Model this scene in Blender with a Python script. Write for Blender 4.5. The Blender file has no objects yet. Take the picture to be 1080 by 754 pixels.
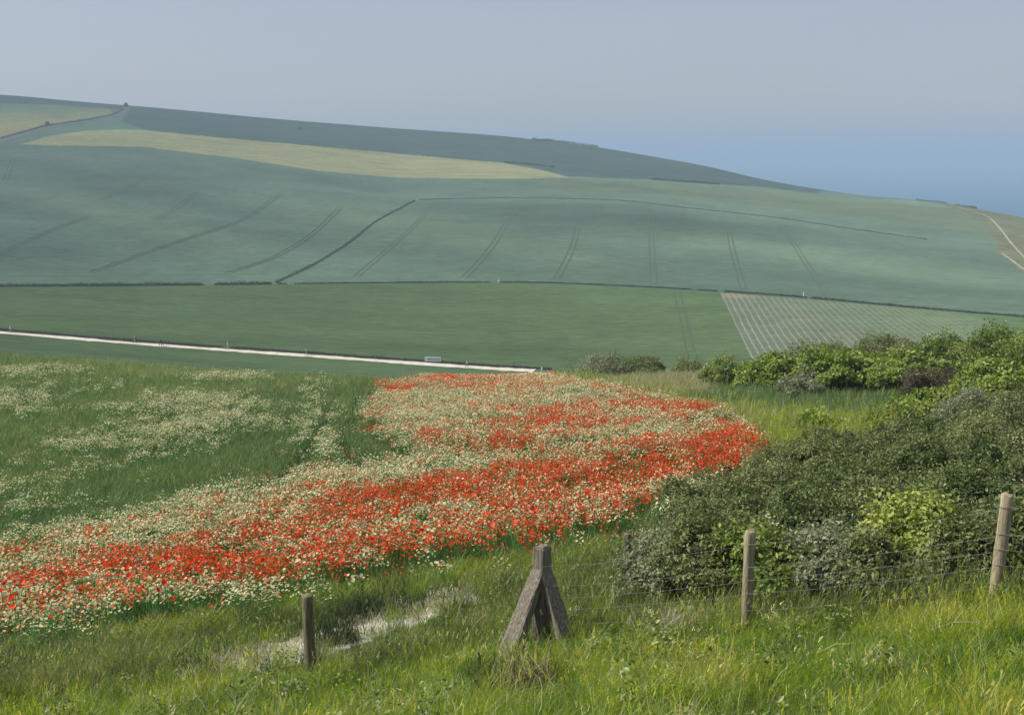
import bpy, bmesh, math
import numpy as np
from mathutils import Vector, Matrix

rng = np.random.default_rng(7)
S = bpy.context.scene
COL = S.collection
R = math.radians

# ------------------------------------------------------------------ camera
F = 1200.0                      # focal length in photo pixels (1080 wide)
PITCH = math.atan((377 - 165) / F)
cam_d = bpy.data.cameras.new('camera')
cam_d.sensor_width = 36.0
cam_d.lens = 36.0 * F / 1080.0
cam_d.clip_start = 0.1
cam_d.clip_end = 90000
cam = bpy.data.objects.new('camera', cam_d)
COL.objects.link(cam)
cam.location = (0, 0, 0)
cam.rotation_euler = (R(90) - PITCH, 0, 0)
S.camera = cam

# ------------------------------------------------------------------ light
SUN_DIR = Vector((-0.66, 0.10, 0.66)).normalized()      # towards the sun: high on the left
EL = math.asin(SUN_DIR.z)
ROT = math.atan2(SUN_DIR.x, SUN_DIR.y)
W = bpy.data.worlds.new('World'); S.world = W
W.use_nodes = True
wn = W.node_tree.nodes; wl = W.node_tree.links
bg = wn['Background']
sky = wn.new('ShaderNodeTexSky')
sky.sky_type = 'NISHITA'; sky.sun_disc = False
sky.sun_elevation = EL; sky.sun_rotation = ROT
sky.air_density = 1.0; sky.dust_density = 1.2; sky.ozone_density = 1.5; sky.altitude = 100
veil = wn.new('ShaderNodeMix'); veil.data_type = 'RGBA'        # pale lavender summer veil over the clear sky
veil.inputs[0].default_value = 0.62; veil.inputs[7].default_value = (5.0, 5.05, 6.0, 1)
wtc = wn.new('ShaderNodeTexCoord'); wmp = wn.new('ShaderNodeMapping'); wmp.inputs['Scale'].default_value = (1.2, 1.2, 7)
wns = wn.new('ShaderNodeTexNoise'); wns.inputs['Scale'].default_value = 2.2; wns.inputs['Detail'].default_value = 5
wmr = wn.new('ShaderNodeMapRange'); wmr.inputs[1].default_value = 0.3; wmr.inputs[2].default_value = 0.7; wmr.inputs[3].default_value = 0.50; wmr.inputs[4].default_value = 0.74
wl.new(wtc.outputs['Generated'], wmp.inputs[0]); wl.new(wmp.outputs[0], wns.inputs['Vector']); wl.new(wns.outputs[0], wmr.inputs[0]); wl.new(wmr.outputs[0], veil.inputs[0])
wl.new(sky.outputs[0], veil.inputs[6]); wl.new(veil.outputs[2], bg.inputs[0])
bg.inputs[1].default_value = 0.085
sd = bpy.data.lights.new('sun', 'SUN'); sd.energy = 4.9; sd.angle = R(0.6); sd.color = (1.0, 0.94, 0.84)
so = bpy.data.objects.new('sun', sd); COL.objects.link(so)
so.rotation_euler = (-SUN_DIR).to_track_quat('-Z', 'Y').to_euler()
S.view_settings.view_transform = 'Standard'; S.view_settings.look = 'None'
S.view_settings.exposure = 0.28; S.view_settings.gamma = 1.0; S.view_settings.use_curve_mapping = False
S.render.engine = 'CYCLES'
cy = S.cycles
cy.max_bounces = 8; cy.diffuse_bounces = 3; cy.transmission_bounces = 4; cy.volume_bounces = 1; cy.transparent_max_bounces = 8
cy.use_denoising = True
HAZE_DENSITY = 0.00037

# ------------------------------------------------------------------ helpers
def ray(px, py):
    xc = (px - 540.0) / F; yc = (377.0 - py) / F
    c, s = math.cos(PITCH), math.sin(PITCH)
    return xc, c + yc * s, -s + yc * c

def px_of(x, y, z):
    c, s = math.cos(PITCH), math.sin(PITCH)
    d = y * c - z * s
    u = y * s + z * c
    d = np.where(np.abs(d) < 1e-6, 1e-6, d)
    px = 540 + F * x / d; py = 377 - F * u / d
    return np.where(d > 0.05, px, -9999), np.where(d > 0.05, py, 9999)

def tag(o, label=None, cat=None, group=None, kind=None):
    if label: o['label'] = label
    if cat: o['category'] = cat
    if group: o['group'] = group
    if kind: o['kind'] = kind
    return o

def empty(name, loc, rz=0.0):
    o = bpy.data.objects.new(name, None); COL.objects.link(o)
    o.location = loc; o.rotation_euler = (0, 0, rz); o.empty_display_size = 0.2
    return o

def link(name, me, mats, parent=None, smooth=False):
    o = bpy.data.objects.new(name, me)
    for m in (mats if isinstance(mats, (list, tuple)) else [mats]):
        me.materials.append(m)
    COL.objects.link(o)
    if parent: o.parent = parent
    if smooth:
        me.polygons.foreach_set('use_smooth', np.ones(len(me.polygons), bool))
    return o

def mesh_np(name, verts, faces, nper, colors=None):
    """verts (n,3), faces flat index array with nper verts each"""
    me = bpy.data.meshes.new(name)
    verts = np.asarray(verts, np.float32); faces = np.asarray(faces, np.int32).reshape(-1)
    nf = len(faces) // nper
    me.vertices.add(len(verts)); me.vertices.foreach_set('co', verts.reshape(-1))
    me.loops.add(len(faces)); me.loops.foreach_set('vertex_index', faces)
    me.polygons.add(nf)
    me.polygons.foreach_set('loop_start', np.arange(0, nf * nper, nper, dtype=np.int32))
    me.polygons.foreach_set('loop_total', np.full(nf, nper, np.int32))
    if colors is not None:
        a = me.color_attributes.new('Col', 'FLOAT_COLOR', 'POINT')
        c4 = np.ones((len(verts), 4), np.float32); c4[:, :3] = colors
        a.data.foreach_set('color', c4.reshape(-1))
    me.update(calc_edges=True)
    me.validate()
    return me

def pchip(x, y, xq):
    x = np.asarray(x, float); y = np.asarray(y, float)
    h = np.diff(x); d = np.diff(y) / h
    m = np.zeros_like(y)
    m[0] = d[0]; m[-1] = d[-1]
    for i in range(1, len(x) - 1):
        if d[i - 1] * d[i] > 0:
            w1 = 2 * h[i] + h[i - 1]; w2 = h[i] + 2 * h[i - 1]
            m[i] = (w1 + w2) / (w1 / d[i - 1] + w2 / d[i])
    xq = np.clip(xq, x[0], x[-1])
    k = np.clip(np.searchsorted(x, xq, 'right') - 1, 0, len(x) - 2)
    t = (xq - x[k]) / h[k]
    return ((2*t**3 - 3*t**2 + 1) * y[k] + (t**3 - 2*t**2 + t) * h[k] * m[k]
            + (-2*t**3 + 3*t**2) * y[k+1] + (t**3 - t**2) * h[k] * m[k+1])

_perm = np.random.default_rng(3).random((512, 512))
def vnoise(x, y):
    xi = np.floor(x).astype(int); yi = np.floor(y).astype(int)
    fx = x - xi; fy = y - yi
    fx = fx*fx*(3-2*fx); fy = fy*fy*(3-2*fy)
    a = _perm[xi % 512, yi % 512]; b = _perm[(xi+1) % 512, yi % 512]
    c = _perm[xi % 512, (yi+1) % 512]; d = _perm[(xi+1) % 512, (yi+1) % 512]
    return (a*(1-fx)+b*fx)*(1-fy) + (c*(1-fx)+d*fx)*fy
def fbm(x, y, o=4):
    s = 0; a = 0.5; n = 0
    for i in range(o):
        s = s + a * vnoise(x * 2**i + 17.3*i, y * 2**i + 9.1*i); n += a; a *= 0.5
    return s / n

def inpoly(px, py, poly):
    r = np.zeros(np.shape(px), bool)
    n = len(poly)
    for i in range(n):
        x1, y1 = poly[i]; x2, y2 = poly[(i+1) % n]
        if y1 == y2: continue
        c = ((y1 > py) != (y2 > py)) & (px < (x2-x1)*(py-y1)/(y2-y1)+x1)
        r ^= c
    return r

def dpoly(px, py, line):
    """distance in pixels to a polyline"""
    best = np.full(np.shape(px), 1e9)
    for (x1, y1), (x2, y2) in zip(line[:-1], line[1:]):
        dx, dy = x2-x1, y2-y1
        t = np.clip(((px-x1)*dx+(py-y1)*dy)/(dx*dx+dy*dy), 0, 1)
        best = np.minimum(best, np.hypot(px-x1-t*dx, py-y1-t*dy))
    return best

def blob(px, py, cx, cy, rx, ry, ang=0.0):
    c, s = math.cos(R(ang)), math.sin(R(ang))
    dx, dy = px-cx, py-cy
    u = (dx*c+dy*s)/rx; v = (-dx*s+dy*c)/ry
    return np.exp(-(u*u+v*v))

# ------------------------------------------------------------------ materials
def mat(name):
    m = bpy.data.materials.new(name); m.use_nodes = True
    nt = m.node_tree; nt.nodes.clear()
    out = nt.nodes.new('ShaderNodeOutputMaterial')
    return m, nt, out

def noise_node(nt, scale, detail=4, rough=0.6, vec=None):
    n = nt.nodes.new('ShaderNodeTexNoise'); n.inputs['Scale'].default_value = scale
    n.inputs['Detail'].default_value = detail; n.inputs['Roughness'].default_value = rough
    if vec is not None: nt.links.new(vec, n.inputs['Vector'])
    return n

def ramp_node(nt, fac, stops):
    r = nt.nodes.new('ShaderNodeValToRGB')
    while len(r.color_ramp.elements) < len(stops): r.color_ramp.elements.new(0.5)
    for e, (p, c) in zip(r.color_ramp.elements, stops):
        e.position = p; e.color = (*c, 1)
    nt.links.new(fac, r.inputs[0])
    return r

def leaf_material(name, cols, source='inst', transl=0.35, gloss=0.04):
    """thin plant tissue: diffuse + translucent, tint varies per plant"""
    m, nt, out = mat(name)
    L = nt.links
    if source == 'inst':
        at = nt.nodes.new('ShaderNodeAttribute'); at.attribute_type = 'INSTANCER'; at.attribute_name = 'tint'
        f = at.outputs['Fac']
        r = ramp_node(nt, f, [(i/(len(cols)-1), c) for i, c in enumerate(cols)])
        at2 = nt.nodes.new('ShaderNodeAttribute'); at2.attribute_type = 'GEOMETRY'; at2.attribute_name = 'Col'
        mx = nt.nodes.new('ShaderNodeMix'); mx.data_type = 'RGBA'; mx.blend_type = 'MULTIPLY'; mx.inputs[0].default_value = 1
        L.new(r.outputs[0], mx.inputs[6]); L.new(at2.outputs['Color'], mx.inputs[7])
        col = mx.outputs[2]
    else:
        at2 = nt.nodes.new('ShaderNodeAttribute'); at2.attribute_type = 'GEOMETRY'; at2.attribute_name = 'Col'
        col = at2.outputs['Color']
    d = nt.nodes.new('ShaderNodeBsdfDiffuse'); L.new(col, d.inputs[0])
    t = nt.nodes.new('ShaderNodeBsdfTranslucent')
    hs = nt.nodes.new('ShaderNodeHueSaturation'); hs.inputs['Saturation'].default_value = 1.1; hs.inputs['Value'].default_value = 1.25
    L.new(col, hs.inputs['Color']); L.new(hs.outputs[0], t.inputs[0])
    a = nt.nodes.new('ShaderNodeMixShader'); a.inputs[0].default_value = transl
    L.new(d.outputs[0], a.inputs[1]); L.new(t.outputs[0], a.inputs[2])
    g = nt.nodes.new('ShaderNodeBsdfGlossy'); g.inputs['Roughness'].default_value = 0.45
    b = nt.nodes.new('ShaderNodeMixShader'); b.inputs[0].default_value = gloss
    L.new(a.outputs[0], b.inputs[1]); L.new(g.outputs[0], b.inputs[2])
    L.new(b.outputs[0], out.inputs[0])
    return m

def solid_material(name, stops, scale=8.0, rough=0.9, stretch=(1, 1, 1), bump=0.0, detail=6):
    m, nt, out = mat(name)
    p = nt.nodes.new('ShaderNodeBsdfPrincipled'); p.inputs['Roughness'].default_value = rough
    p.inputs['Specular IOR Level'].default_value = 0.2
    tc = nt.nodes.new('ShaderNodeTexCoord'); mp = nt.nodes.new('ShaderNodeMapping')
    mp.inputs['Scale'].default_value = stretch
    nt.links.new(tc.outputs['Object'], mp.inputs[0])
    n = noise_node(nt, scale, detail, 0.65, mp.outputs[0])
    r = ramp_node(nt, n.outputs[0], stops)
    nt.links.new(r.outputs[0], p.inputs['Base Color'])
    if bump:
        b = nt.nodes.new('ShaderNodeBump'); b.inputs['Strength'].default_value = bump; b.inputs['Distance'].default_value = 0.02
        nt.links.new(n.outputs[0], b.inputs['Height']); nt.links.new(b.outputs[0], p.inputs['Normal'])
    nt.links.new(p.outputs[0], out.inputs[0])
    return m

# ------------------------------------------------------------------ terrain
# cross sections of the place: (photo column, photo row, metres away)
ROWS = [
 [(0, None, 0.2, -1.62), (1080, None, 0.2, -1.60)],
 [(0, None, 4.0, -2.95), (540, None, 4.0, -2.80), (1080, None, 4.0, -2.62)],
 [(-150, 765, 16.0), (0, 746, 15.6), (328, 714, 14.8), (567, 678, 14.0), (788, 661, 13.5), (1052, 635, 12.5), (1200, 612, 12.0)],
 [(-150, 672, 24), (0, 655, 24), (270, 622, 24), (540, 580, 24), (810, 545, 24), (1080, 520, 24)],
 [(-150, 540, 45), (0, 522, 45), (270, 483, 45), (540, 462, 45), (810, 447, 45), (1080, 443, 45)],
 [(-150, 378, 108), (0, 384, 105), (200, 396, 95), (400, 406, 85), (540, 409, 78), (640, 402, 80), (760, 396, 80), (900, 388, 80), (1080, 380, 80)],
 [(-150, 386, 165), (0, 396, 160), (200, 416, 150), (540, 432, 140), (760, 418, 140), (1080, 410, 140)],
 [(-150, 370, 245), (0, 381, 240), (285, 399, 230), (540, 408, 225), (760, 405, 225), (1080, 404, 225)],
 [(-150, 339, 345), (0, 350.5, 330), (285, 371.5, 310), (570, 391, 290), (800, 394, 290), (1080, 392, 290)],
 [(-150, 303, 440), (0, 302.5, 440), (290, 299, 440), (540, 298, 440), (760, 307, 430), (900, 319, 415), (1080, 334, 400)],
 [(-150, 244, 600), (0, 238, 600), (290, 236, 610), (440, 238, 610), (700, 252, 590), (900, 275, 560), (1080, 294, 530)],
 [(-150, 190, 790), (0, 190, 790), (290, 195, 780), (440, 210, 760), (640, 211, 750), (760, 226, 730), (900, 243, 710), (1080, 268, 660)],
 [(-150, 151, 960), (0, 152, 960), (150, 151, 960), (300, 166, 940), (440, 184, 920), (600, 187, 910), (760, 203, 880), (900, 219, 840), (1080, 244, 770)],
 [(-200, 92, 1430), (0, 101, 1400), (130, 111, 1390), (250, 122, 1380), (400, 134, 1350), (560, 148, 1300), (640, 156, 1250), (720, 169, 1200), (800, 188, 1110), (860, 199, 1060), (900, 204.5, 1020), (960, 209.5, 980), (1010, 216, 950), (1080, 231, 900), (1200, 262, 860)],
]
row_az, row_r, row_z = [], [], []
for row in ROWS:
    a, rr, zz = [], [], []
    for p in row:
        if p[1] is None:
            x, y, z = ray(p[0], 500); a.append(math.atan2(x, y)); rr.append(p[2]); zz.append(p[3])
        else:
            x, y, z = ray(p[0], p[1]); k = p[2] / math.hypot(x, y)
            a.append(math.atan2(x, y)); rr.append(p[2]); zz.append(z * k)
    row_az.append(a); row_r.append(rr); row_z.append(zz)

AZ_IN = np.linspace(R(-30), R(30), 961)
AZ_OUT = np.linspace(R(30), R(330), 121)[1:-1]
AZ = np.concatenate([AZ_IN, AZ_OUT])
RR = np.concatenate([np.geomspace(0.3, 110, 420)[:-1], np.geomspace(110, 225, 60)[:-1], np.geomspace(225, 1450, 640)[:-1], np.geomspace(1450, 4200, 60)])
Z = np.zeros((len(RR), len(AZ)))
for j, az in enumerate(AZ):
    q = az
    if az > R(30):
        t = (az - R(30)) / R(300)
        q = R(30) + (R(-30) - R(30)) * t
    ks, zs = [], []
    for a, rr, zz in zip(row_az, row_r, row_z):
        ks.append(float(pchip(a, rr, np.array([q]))[0])); zs.append(float(pchip(a, zz, np.array([q]))[0]))
    rc, zc = ks[-1], zs[-1]
    ks += [rc + 160, rc + 420, 2500, 4300]; zs += [zc - 16, min(zc - 80, -70), -150, -170]
    Z[:, j] = pchip(ks, zs, RR)
GX = RR[:, None] * np.sin(AZ)[None, :]; GY = RR[:, None] * np.cos(AZ)[None, :]
near = np.clip((30 - RR) / 20, 0, 1)[:, None]
mid = np.clip((RR - 12) / 20, 0, 1)[:, None] * np.clip((120 - RR) / 40, 0, 1)[:, None]
far = np.clip((RR - 400) / 250, 0, 1)[:, None]
Z += near * (0.22 * (fbm(GX/1.3, GY/1.3, 4) - 0.5)) * np.clip(RR/4, 0, 1)[:, None]
Z += mid * 0.35 * (fbm(GX/5, GY/5, 3) - 0.5)
Z += far * 5.0 * (fbm(GX/150 + 5, GY/150, 2) - 0.5)
IDX_IN = len(AZ_IN)

def H(x, y):
    x = np.asarray(x, float); y = np.asarray(y, float)
    az = np.arctan2(x, y); r = np.hypot(x, y)
    az = np.where(az < R(-30) - 1e-9, az + 2*math.pi, az)
    azx = np.append(AZ, R(330))
    ja = np.interp(az, azx, np.arange(len(azx)))
    ir = np.interp(r, RR, np.arange(len(RR)))
    j0 = np.floor(ja).astype(int); i0 = np.minimum(np.floor(ir).astype(int), len(RR)-2)
    fj = ja - j0; fi = ir - i0
    n = len(AZ); j1 = (j0+1) % n; j0 = j0 % n
    return (Z[i0, j0]*(1-fi)*(1-fj) + Z[i0+1, j0]*fi*(1-fj) + Z[i0, j1]*(1-fi)*fj + Z[i0+1, j1]*fi*fj)

_rs = np.geomspace(2, 3000, 9000)
def hit(px, py, rmin=2.0, rmax=3000):
    """point of the ground seen at a photo pixel"""
    x, y, z = ray(px, py); h = math.hypot(x, y)
    rs = _rs[(_rs >= rmin) & (_rs <= rmax)]
    d = z/h*rs - H(x/h*rs, y/h*rs)
    k = np.where(d < 0)[0]
    if len(k) == 0: k = [int(np.argmin(d))]
    r = rs[k[0]]
    if k[0] > 0 and d[k[0]] < 0 and d[k[0]-1] > 0:
        t = d[k[0]-1] / (d[k[0]-1] - d[k[0]]); r = rs[k[0]-1] + t*(rs[k[0]]-rs[k[0]-1])
    X, Y = x/h*r, y/h*r
    return Vector((X, Y, float(H(X, Y))))

def at(px, r):
    """ground point in the direction of a photo column at r metres"""
    z = -0.2*r
    for _ in range(6):
        d = math.sqrt(max(r*r, 1))
        # solve azimuth for this column at that height
        py = 377.0
        c, s = math.cos(PITCH), math.sin(PITCH)
        y = r
        for _ in range(4):
            depth = y*c - z*s
            x = (px-540)/F*depth
            y = math.sqrt(max(r*r - x*x, 0.01))
        z = float(H(x, y))
    return Vector((x, y, z))

# ---- what grows where (pixel outlines are turned into ground masks here)
PX, PY = px_of(GX, GY, Z)
farm = (RR > 130)[:, None] & np.ones_like(PX, bool)
n1 = fbm(GX/40, GY/40, 4); n2 = fbm(GX/9, GY/9, 3)
col = np.zeros((*PX.shape, 3))
# behind / sides default
jx = 3*(n2-0.5)
QX, QY = PX + jx, PY + 1.2*(n2-0.5)
C_UP = np.array([0.116, 0.174, 0.116]); C_LOW = np.array([0.100, 0.152, 0.060])
C_DARK = np.array([0.072, 0.108, 0.085]); C_YEL = np.array([0.32, 0.32, 0.145]); C_LIME = np.array([0.20, 0.27, 0.09])
col[:] = C_UP
def put(mask, c): col[mask] = c
lowline = [(-3000, 303), (0, 302.5), (290, 299.5), (540, 298.5), (640, 301.5), (760, 308), (900, 320), (1080, 334), (4000, 480)]
ylow = np.interp(PX, [p[0] for p in lowline], [p[1] for p in lowline])
LOWER = farm & (PY > ylow)
put(LOWER, C_LOW)
# gentle bands that paint the hill's light and shade into the crop colour
band = fbm(GX/130 + GY/260, GY/70, 3)
col[farm & ~LOWER] = col[farm & ~LOWER] * (0.62 + 0.76*band[farm & ~LOWER])[:, None]
pal = blob(PX, PY, 120, 226, 160, 12, 14) + blob(PX, PY, 400, 232, 160, 14, 10) + 0.7*blob(PX, PY, 850, 268, 200, 9, 8) + 0.6*blob(PX, PY, 560, 262, 110, 10, 8)
pal = np.where(farm & ~LOWER, pal, 0)[..., None]
col = col*(1-0.45*np.clip(pal, 0, 1)) + 0.45*np.clip(pal, 0, 1)*np.array([0.19, 0.26, 0.14])
drk = np.where(farm & ~LOWER, blob(PX, PY, 640, 232, 140, 10, 5) + blob(PX, PY, 900, 296, 160, 9, 6), 0)[..., None]
col = col*(1-0.22*np.clip(drk, 0, 1))
RFAR = farm & (RR > 700)[:, None]
UPPER = [(135, 109), (160, 105), (620, 120), (900, 190), (860, 204), (800, 197), (690, 190), (598, 186), (560, 176), (450, 165), (350, 156), (250, 147), (150, 137), (128, 128), (136, 118)]
m = RFAR & inpoly(QX, QY, UPPER); put(m, C_DARK); col[m] *= (0.85+0.3*n1[m])[:, None]
m = RFAR & inpoly(QX, QY, [(-900, 60), (0, 95), (140, 108), (134, 118), (118, 115), (60, 111), (0, 109), (-900, 85)]); put(m, C_DARK*0.9)
YEL = [(20, 153), (45, 145), (75, 140), (110, 137), (150, 137), (250, 147), (350, 156), (450, 165), (530, 172), (572, 180), (600, 187.5), (520, 189), (420, 187.5), (340, 181), (250, 167), (150, 155), (60, 153.5)]
m = RFAR & inpoly(QX, QY, YEL); put(m, C_YEL)
col[m] *= (0.82 + 0.35*fbm(GX/60, GY/8, 3)[m])[:, None]
LEFT = [(-900, 90), (0, 109), (60, 111), (115, 115), (120, 120), (92, 125), (50, 131), (20, 139), (0, 145), (-900, 200)]
m = RFAR & inpoly(QX, QY, LEFT)
tt = np.clip((PY - 113)/18, 0, 1)[m][:, None]
col[m] = np.array([0.13, 0.20, 0.10])*(1-tt) + np.array([0.33, 0.31, 0.13])*tt
# grassy right shoulder
SH = [(560, 189), (690, 192), (860, 206), (1010, 222), (1080, 240), (1080, 262), (1000, 240), (860, 224), (700, 205), (600, 203)]
m = RFAR & inpoly(QX, QY, SH); col[m] = col[m]*0.5 + 0.5*np.array([0.15, 0.17, 0.07])
RG = [(985, 214), (1010, 216), (1085, 228), (1300, 290), (1300, 330), (1080, 288), (1055, 268), (1048, 250), (1030, 232), (1008, 221)]
m = farm & (RR > 500)[:, None] & inpoly(QX, QY, RG); put(m, np.array([0.145, 0.155, 0.080])); col[m] *= (0.7+0.6*n2[m])[:, None]
# crop rows on bare soil
PL = [(760, 309), (800, 312), (900, 320.5), (1012, 329), (1060, 345), (1060, 420), (802, 420), (790, 372)]
m = farm & inpoly(PX, PY, PL) & (RR < 480)[:, None]
pa, pb = hit(761, 310, 150), hit(789, 368, 150)
dv = (pb - pa).xy.normalized(); nv = Vector((-dv.y, dv.x))
if nv.x < 0: nv = -nv
ss = (GX - pa.x)*nv.x + (GY - pa.y)*nv.y
fade = np.clip(1 - ss/75, 0.0, 1)
fm = fade[..., None]
col = np.where(m[..., None], np.array([0.135, 0.162, 0.105])*(0.35+0.65*fm) + C_LOW*1.15*(0.65-0.65*fm), col)
ROWPOS = ss; ROWAMT = np.where(m, 0.25 + 0.75*fade, 0)
m2 = m & (PX < 800) & (PY < 314); put(m2, np.array([0.25, 0.20, 0.13]))
lowv = LOWER & ~m
col[lowv] *= (0.82 + 0.36*fbm(GX/70, GY/16, 4)[lowv])[:, None]
m = farm & (PY > 352) & LOWER & (PX < 600) & (RR < 345)[:, None]
col[m] *= np.array([0.92, 0.93, 0.95])
# near ground: soil and litter under the plants
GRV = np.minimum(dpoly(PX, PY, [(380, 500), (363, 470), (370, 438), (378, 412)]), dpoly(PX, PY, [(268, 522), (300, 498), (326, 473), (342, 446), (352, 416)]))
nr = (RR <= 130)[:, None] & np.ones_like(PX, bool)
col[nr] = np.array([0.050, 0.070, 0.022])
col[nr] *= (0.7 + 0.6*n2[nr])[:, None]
POPPY = [(-200, 628), (0, 588), (60, 570), (150, 551), (250, 521), (330, 500), (368, 490), (396, 474), (384, 446), (392, 424), (402, 410), (470, 399), (560, 399), (600, 402), (640, 408), (700, 420), (760, 431), (800, 455), (803, 468), (780, 492), (720, 512), (650, 545), (560, 562), (470, 577), (380, 592), (320, 603), (250, 618), (180, 629), (100, 645), (0, 655), (-200, 690)]
CHALK = [(380, 652), (398, 640), (450, 630), (500, 626), (520, 632), (490, 645), (450, 656), (400, 670), (340, 690), (260, 710), (190, 714), (200, 702), (250, 688), (320, 672)]
chm = nr & inpoly(PX + 14*(n2-0.5), PY + 14*(fbm(GX/2, GY/2, 3)-0.5), CHALK) & (RR < 40)[:, None]
put(chm, np.array([0.50, 0.47, 0.40])); col[chm] *= (0.75 + 0.4*n2[chm])[:, None]
m = nr & inpoly(PX, PY, POPPY); col[m] = col[m]*0.6 + 0.4*np.array([0.14, 0.12, 0.05])
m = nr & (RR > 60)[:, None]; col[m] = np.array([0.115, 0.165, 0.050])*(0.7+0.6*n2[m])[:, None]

m = nr & (RR > 35)[:, None] & (GRV < 6.5); col[m] = np.array([0.030, 0.042, 0.016])  # groove soil, with the shade between the plants put into its colour
nrw, ncl = Z.shape
V = np.stack([GX, GY, Z], -1).reshape(-1, 3)
ii = np.arange(nrw-1)[:, None]*ncl; jj = np.arange(ncl)[None, :]
jn = (jj+1) % ncl
Fq = np.stack([ii+jj, ii+jn, ii+ncl+jn, ii+ncl+jj], -1)[:, :, ::-1].reshape(-1)
# close the hole under the camera with a fan
cv = len(V); V = np.vstack([V, [[0, 0, -1.6]]])
cc = np.vstack([col.reshape(-1, 3), [[0.06, 0.08, 0.03]]])
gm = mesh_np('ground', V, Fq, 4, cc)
for nm_, ar_ in (('rowpos', ROWPOS), ('rowamt', ROWAMT)):
    a_ = gm.attributes.new(nm_, 'FLOAT', 'POINT'); a_.data.foreach_set('value', np.append(ar_.reshape(-1), 0).astype(np.float32))
m_ground, nt, out = mat('ground_material')
L = nt.links
at_ = nt.nodes.new('ShaderNodeAttribute'); at_.attribute_name = 'Col'
geo = nt.nodes.new('ShaderNodeNewGeometry')
mp = nt.nodes.new('ShaderNodeMapping'); mp.inputs['Scale'].default_value = (0.35, 1.0, 1.0); L.new(geo.outputs['Position'], mp.inputs[0])
na = noise_node(nt, 0.5, 5, 0.7, mp.outputs[0]); nb = noise_node(nt, 0.03, 4, 0.6, geo.outputs['Position']); nc = noise_node(nt, 9, 4, 0.7, geo.outputs['Position'])
def mulramp(colsock, fac, lo, hi):
    mr = nt.nodes.new('ShaderNodeMapRange'); mr.inputs[1].default_value = 0.3; mr.inputs[2].default_value = 0.7
    mr.inputs[3].default_value = lo; mr.inputs[4].default_value = hi; L.new(fac, mr.inputs[0])
    vm = nt.nodes.new('ShaderNodeVectorMath'); vm.operation = 'SCALE'; L.new(colsock, vm.inputs[0]); L.new(mr.outputs[0], vm.inputs['Scale'])
    return vm.outputs[0]
c_ = mulramp(at_.outputs['Color'], na.outputs[0], 0.74, 1.26)
c_ = mulramp(c_, nb.outputs[0], 0.88, 1.12)
nd = noise_node(nt, 0.14, 5, 0.75, mp.outputs[0]); c_ = mulramp(c_, nd.outputs[0], 0.92, 1.08)
c_ = mulramp(c_, nc.outputs[0], 0.8, 1.2)
def mth(op, a, b=None):
    q = nt.nodes.new('ShaderNodeMath'); q.operation = op
    for k_, v_ in ((0, a), (1, b)):
        if v_ is None: continue
        if isinstance(v_, (int, float)): q.inputs[k_].default_value = v_
        else: L.new(v_, q.inputs[k_])
    return q.outputs[0]
rp = nt.nodes.new('ShaderNodeAttribute'); rp.attribute_name = 'rowpos'
ra = nt.nodes.new('ShaderNodeAttribute'); ra.attribute_name = 'rowamt'
rn = noise_node(nt, 0.12, 4, 0.7, geo.outputs['Position'])
jit = mth('ADD', rp.outputs['Fac'], mth('MULTIPLY', mth('SUBTRACT', rn.outputs[0], 0.5), 1.0))
cs_ = mth('COSINE', mth('MULTIPLY', jit, 2*math.pi/2.15))
st_ = nt.nodes.new('ShaderNodeMapRange'); st_.inputs[1].default_value = 0.45; st_.inputs[2].default_value = 0.9; L.new(cs_, st_.inputs[0])
amt = mth('MULTIPLY', mth('MULTIPLY', st_.outputs[0], ra.outputs['Fac']), mth('MULTIPLY', rn.outputs[0], 1.25))
rmx = nt.nodes.new('ShaderNodeMix'); rmx.data_type = 'RGBA'; L.new(amt, rmx.inputs[0]); L.new(c_, rmx.inputs[6]); rmx.inputs[7].default_value = (0.31, 0.33, 0.27, 1)
c_ = rmx.outputs[2]
df = nt.nodes.new('ShaderNodeBsdfDiffuse'); df.inputs['Roughness'].default_value = 1.0
L.new(c_, df.inputs[0])
bp = nt.nodes.new('ShaderNodeBump'); bp.inputs['Strength'].default_value = 0.5; bp.inputs['Distance'].default_value = 0.35
L.new(na.outputs[0], bp.inputs['Height']); L.new(bp.outputs[0], df.inputs['Normal'])
L.new(df.outputs[0], out.inputs[0])
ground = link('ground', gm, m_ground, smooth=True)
tag(ground, 'rolling chalk downland of green crop fields', 'ground', kind='structure')

# sea
m_sea, nt, out = mat('sea_material')
p = nt.nodes.new('ShaderNodeBsdfPrincipled')
p.inputs['Base Color'].default_value = (0.016, 0.105, 0.20, 1); p.inputs['Roughness'].default_value = 0.45
p.inputs['Specular IOR Level'].default_value = 0.25
geo = nt.nodes.new('ShaderNodeNewGeometry'); nn = noise_node(nt, 0.02, 6, 0.7, geo.outputs['Position'])
b = nt.nodes.new('ShaderNodeBump'); b.inputs['Strength'].default_value = 0.4; b.inputs['Distance'].default_value = 2
nt.links.new(nn.outputs[0], b.inputs['Height']); nt.links.new(b.outputs[0], p.inputs['Normal'])
nt.links.new(p.outputs[0], out.inputs[0])
sv = []; sf = []
for r_ in (900, 3000, 8000, 16000, 30000):
    for k in range(65):
        a = R(-80) + R(160)*k/64; sv.append((r_*math.sin(a), r_*math.cos(a), -118))
for i in range(4):
    for k in range(64):
        sf += [i*65+k, i*65+k+1, (i+1)*65+k+1, (i+1)*65+k][::-1]
sea = link('sea', mesh_np('sea', sv, sf, 4), m_sea)
tag(sea, 'calm blue sea fading into haze beyond the hill', 'sea', kind='structure')

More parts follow.
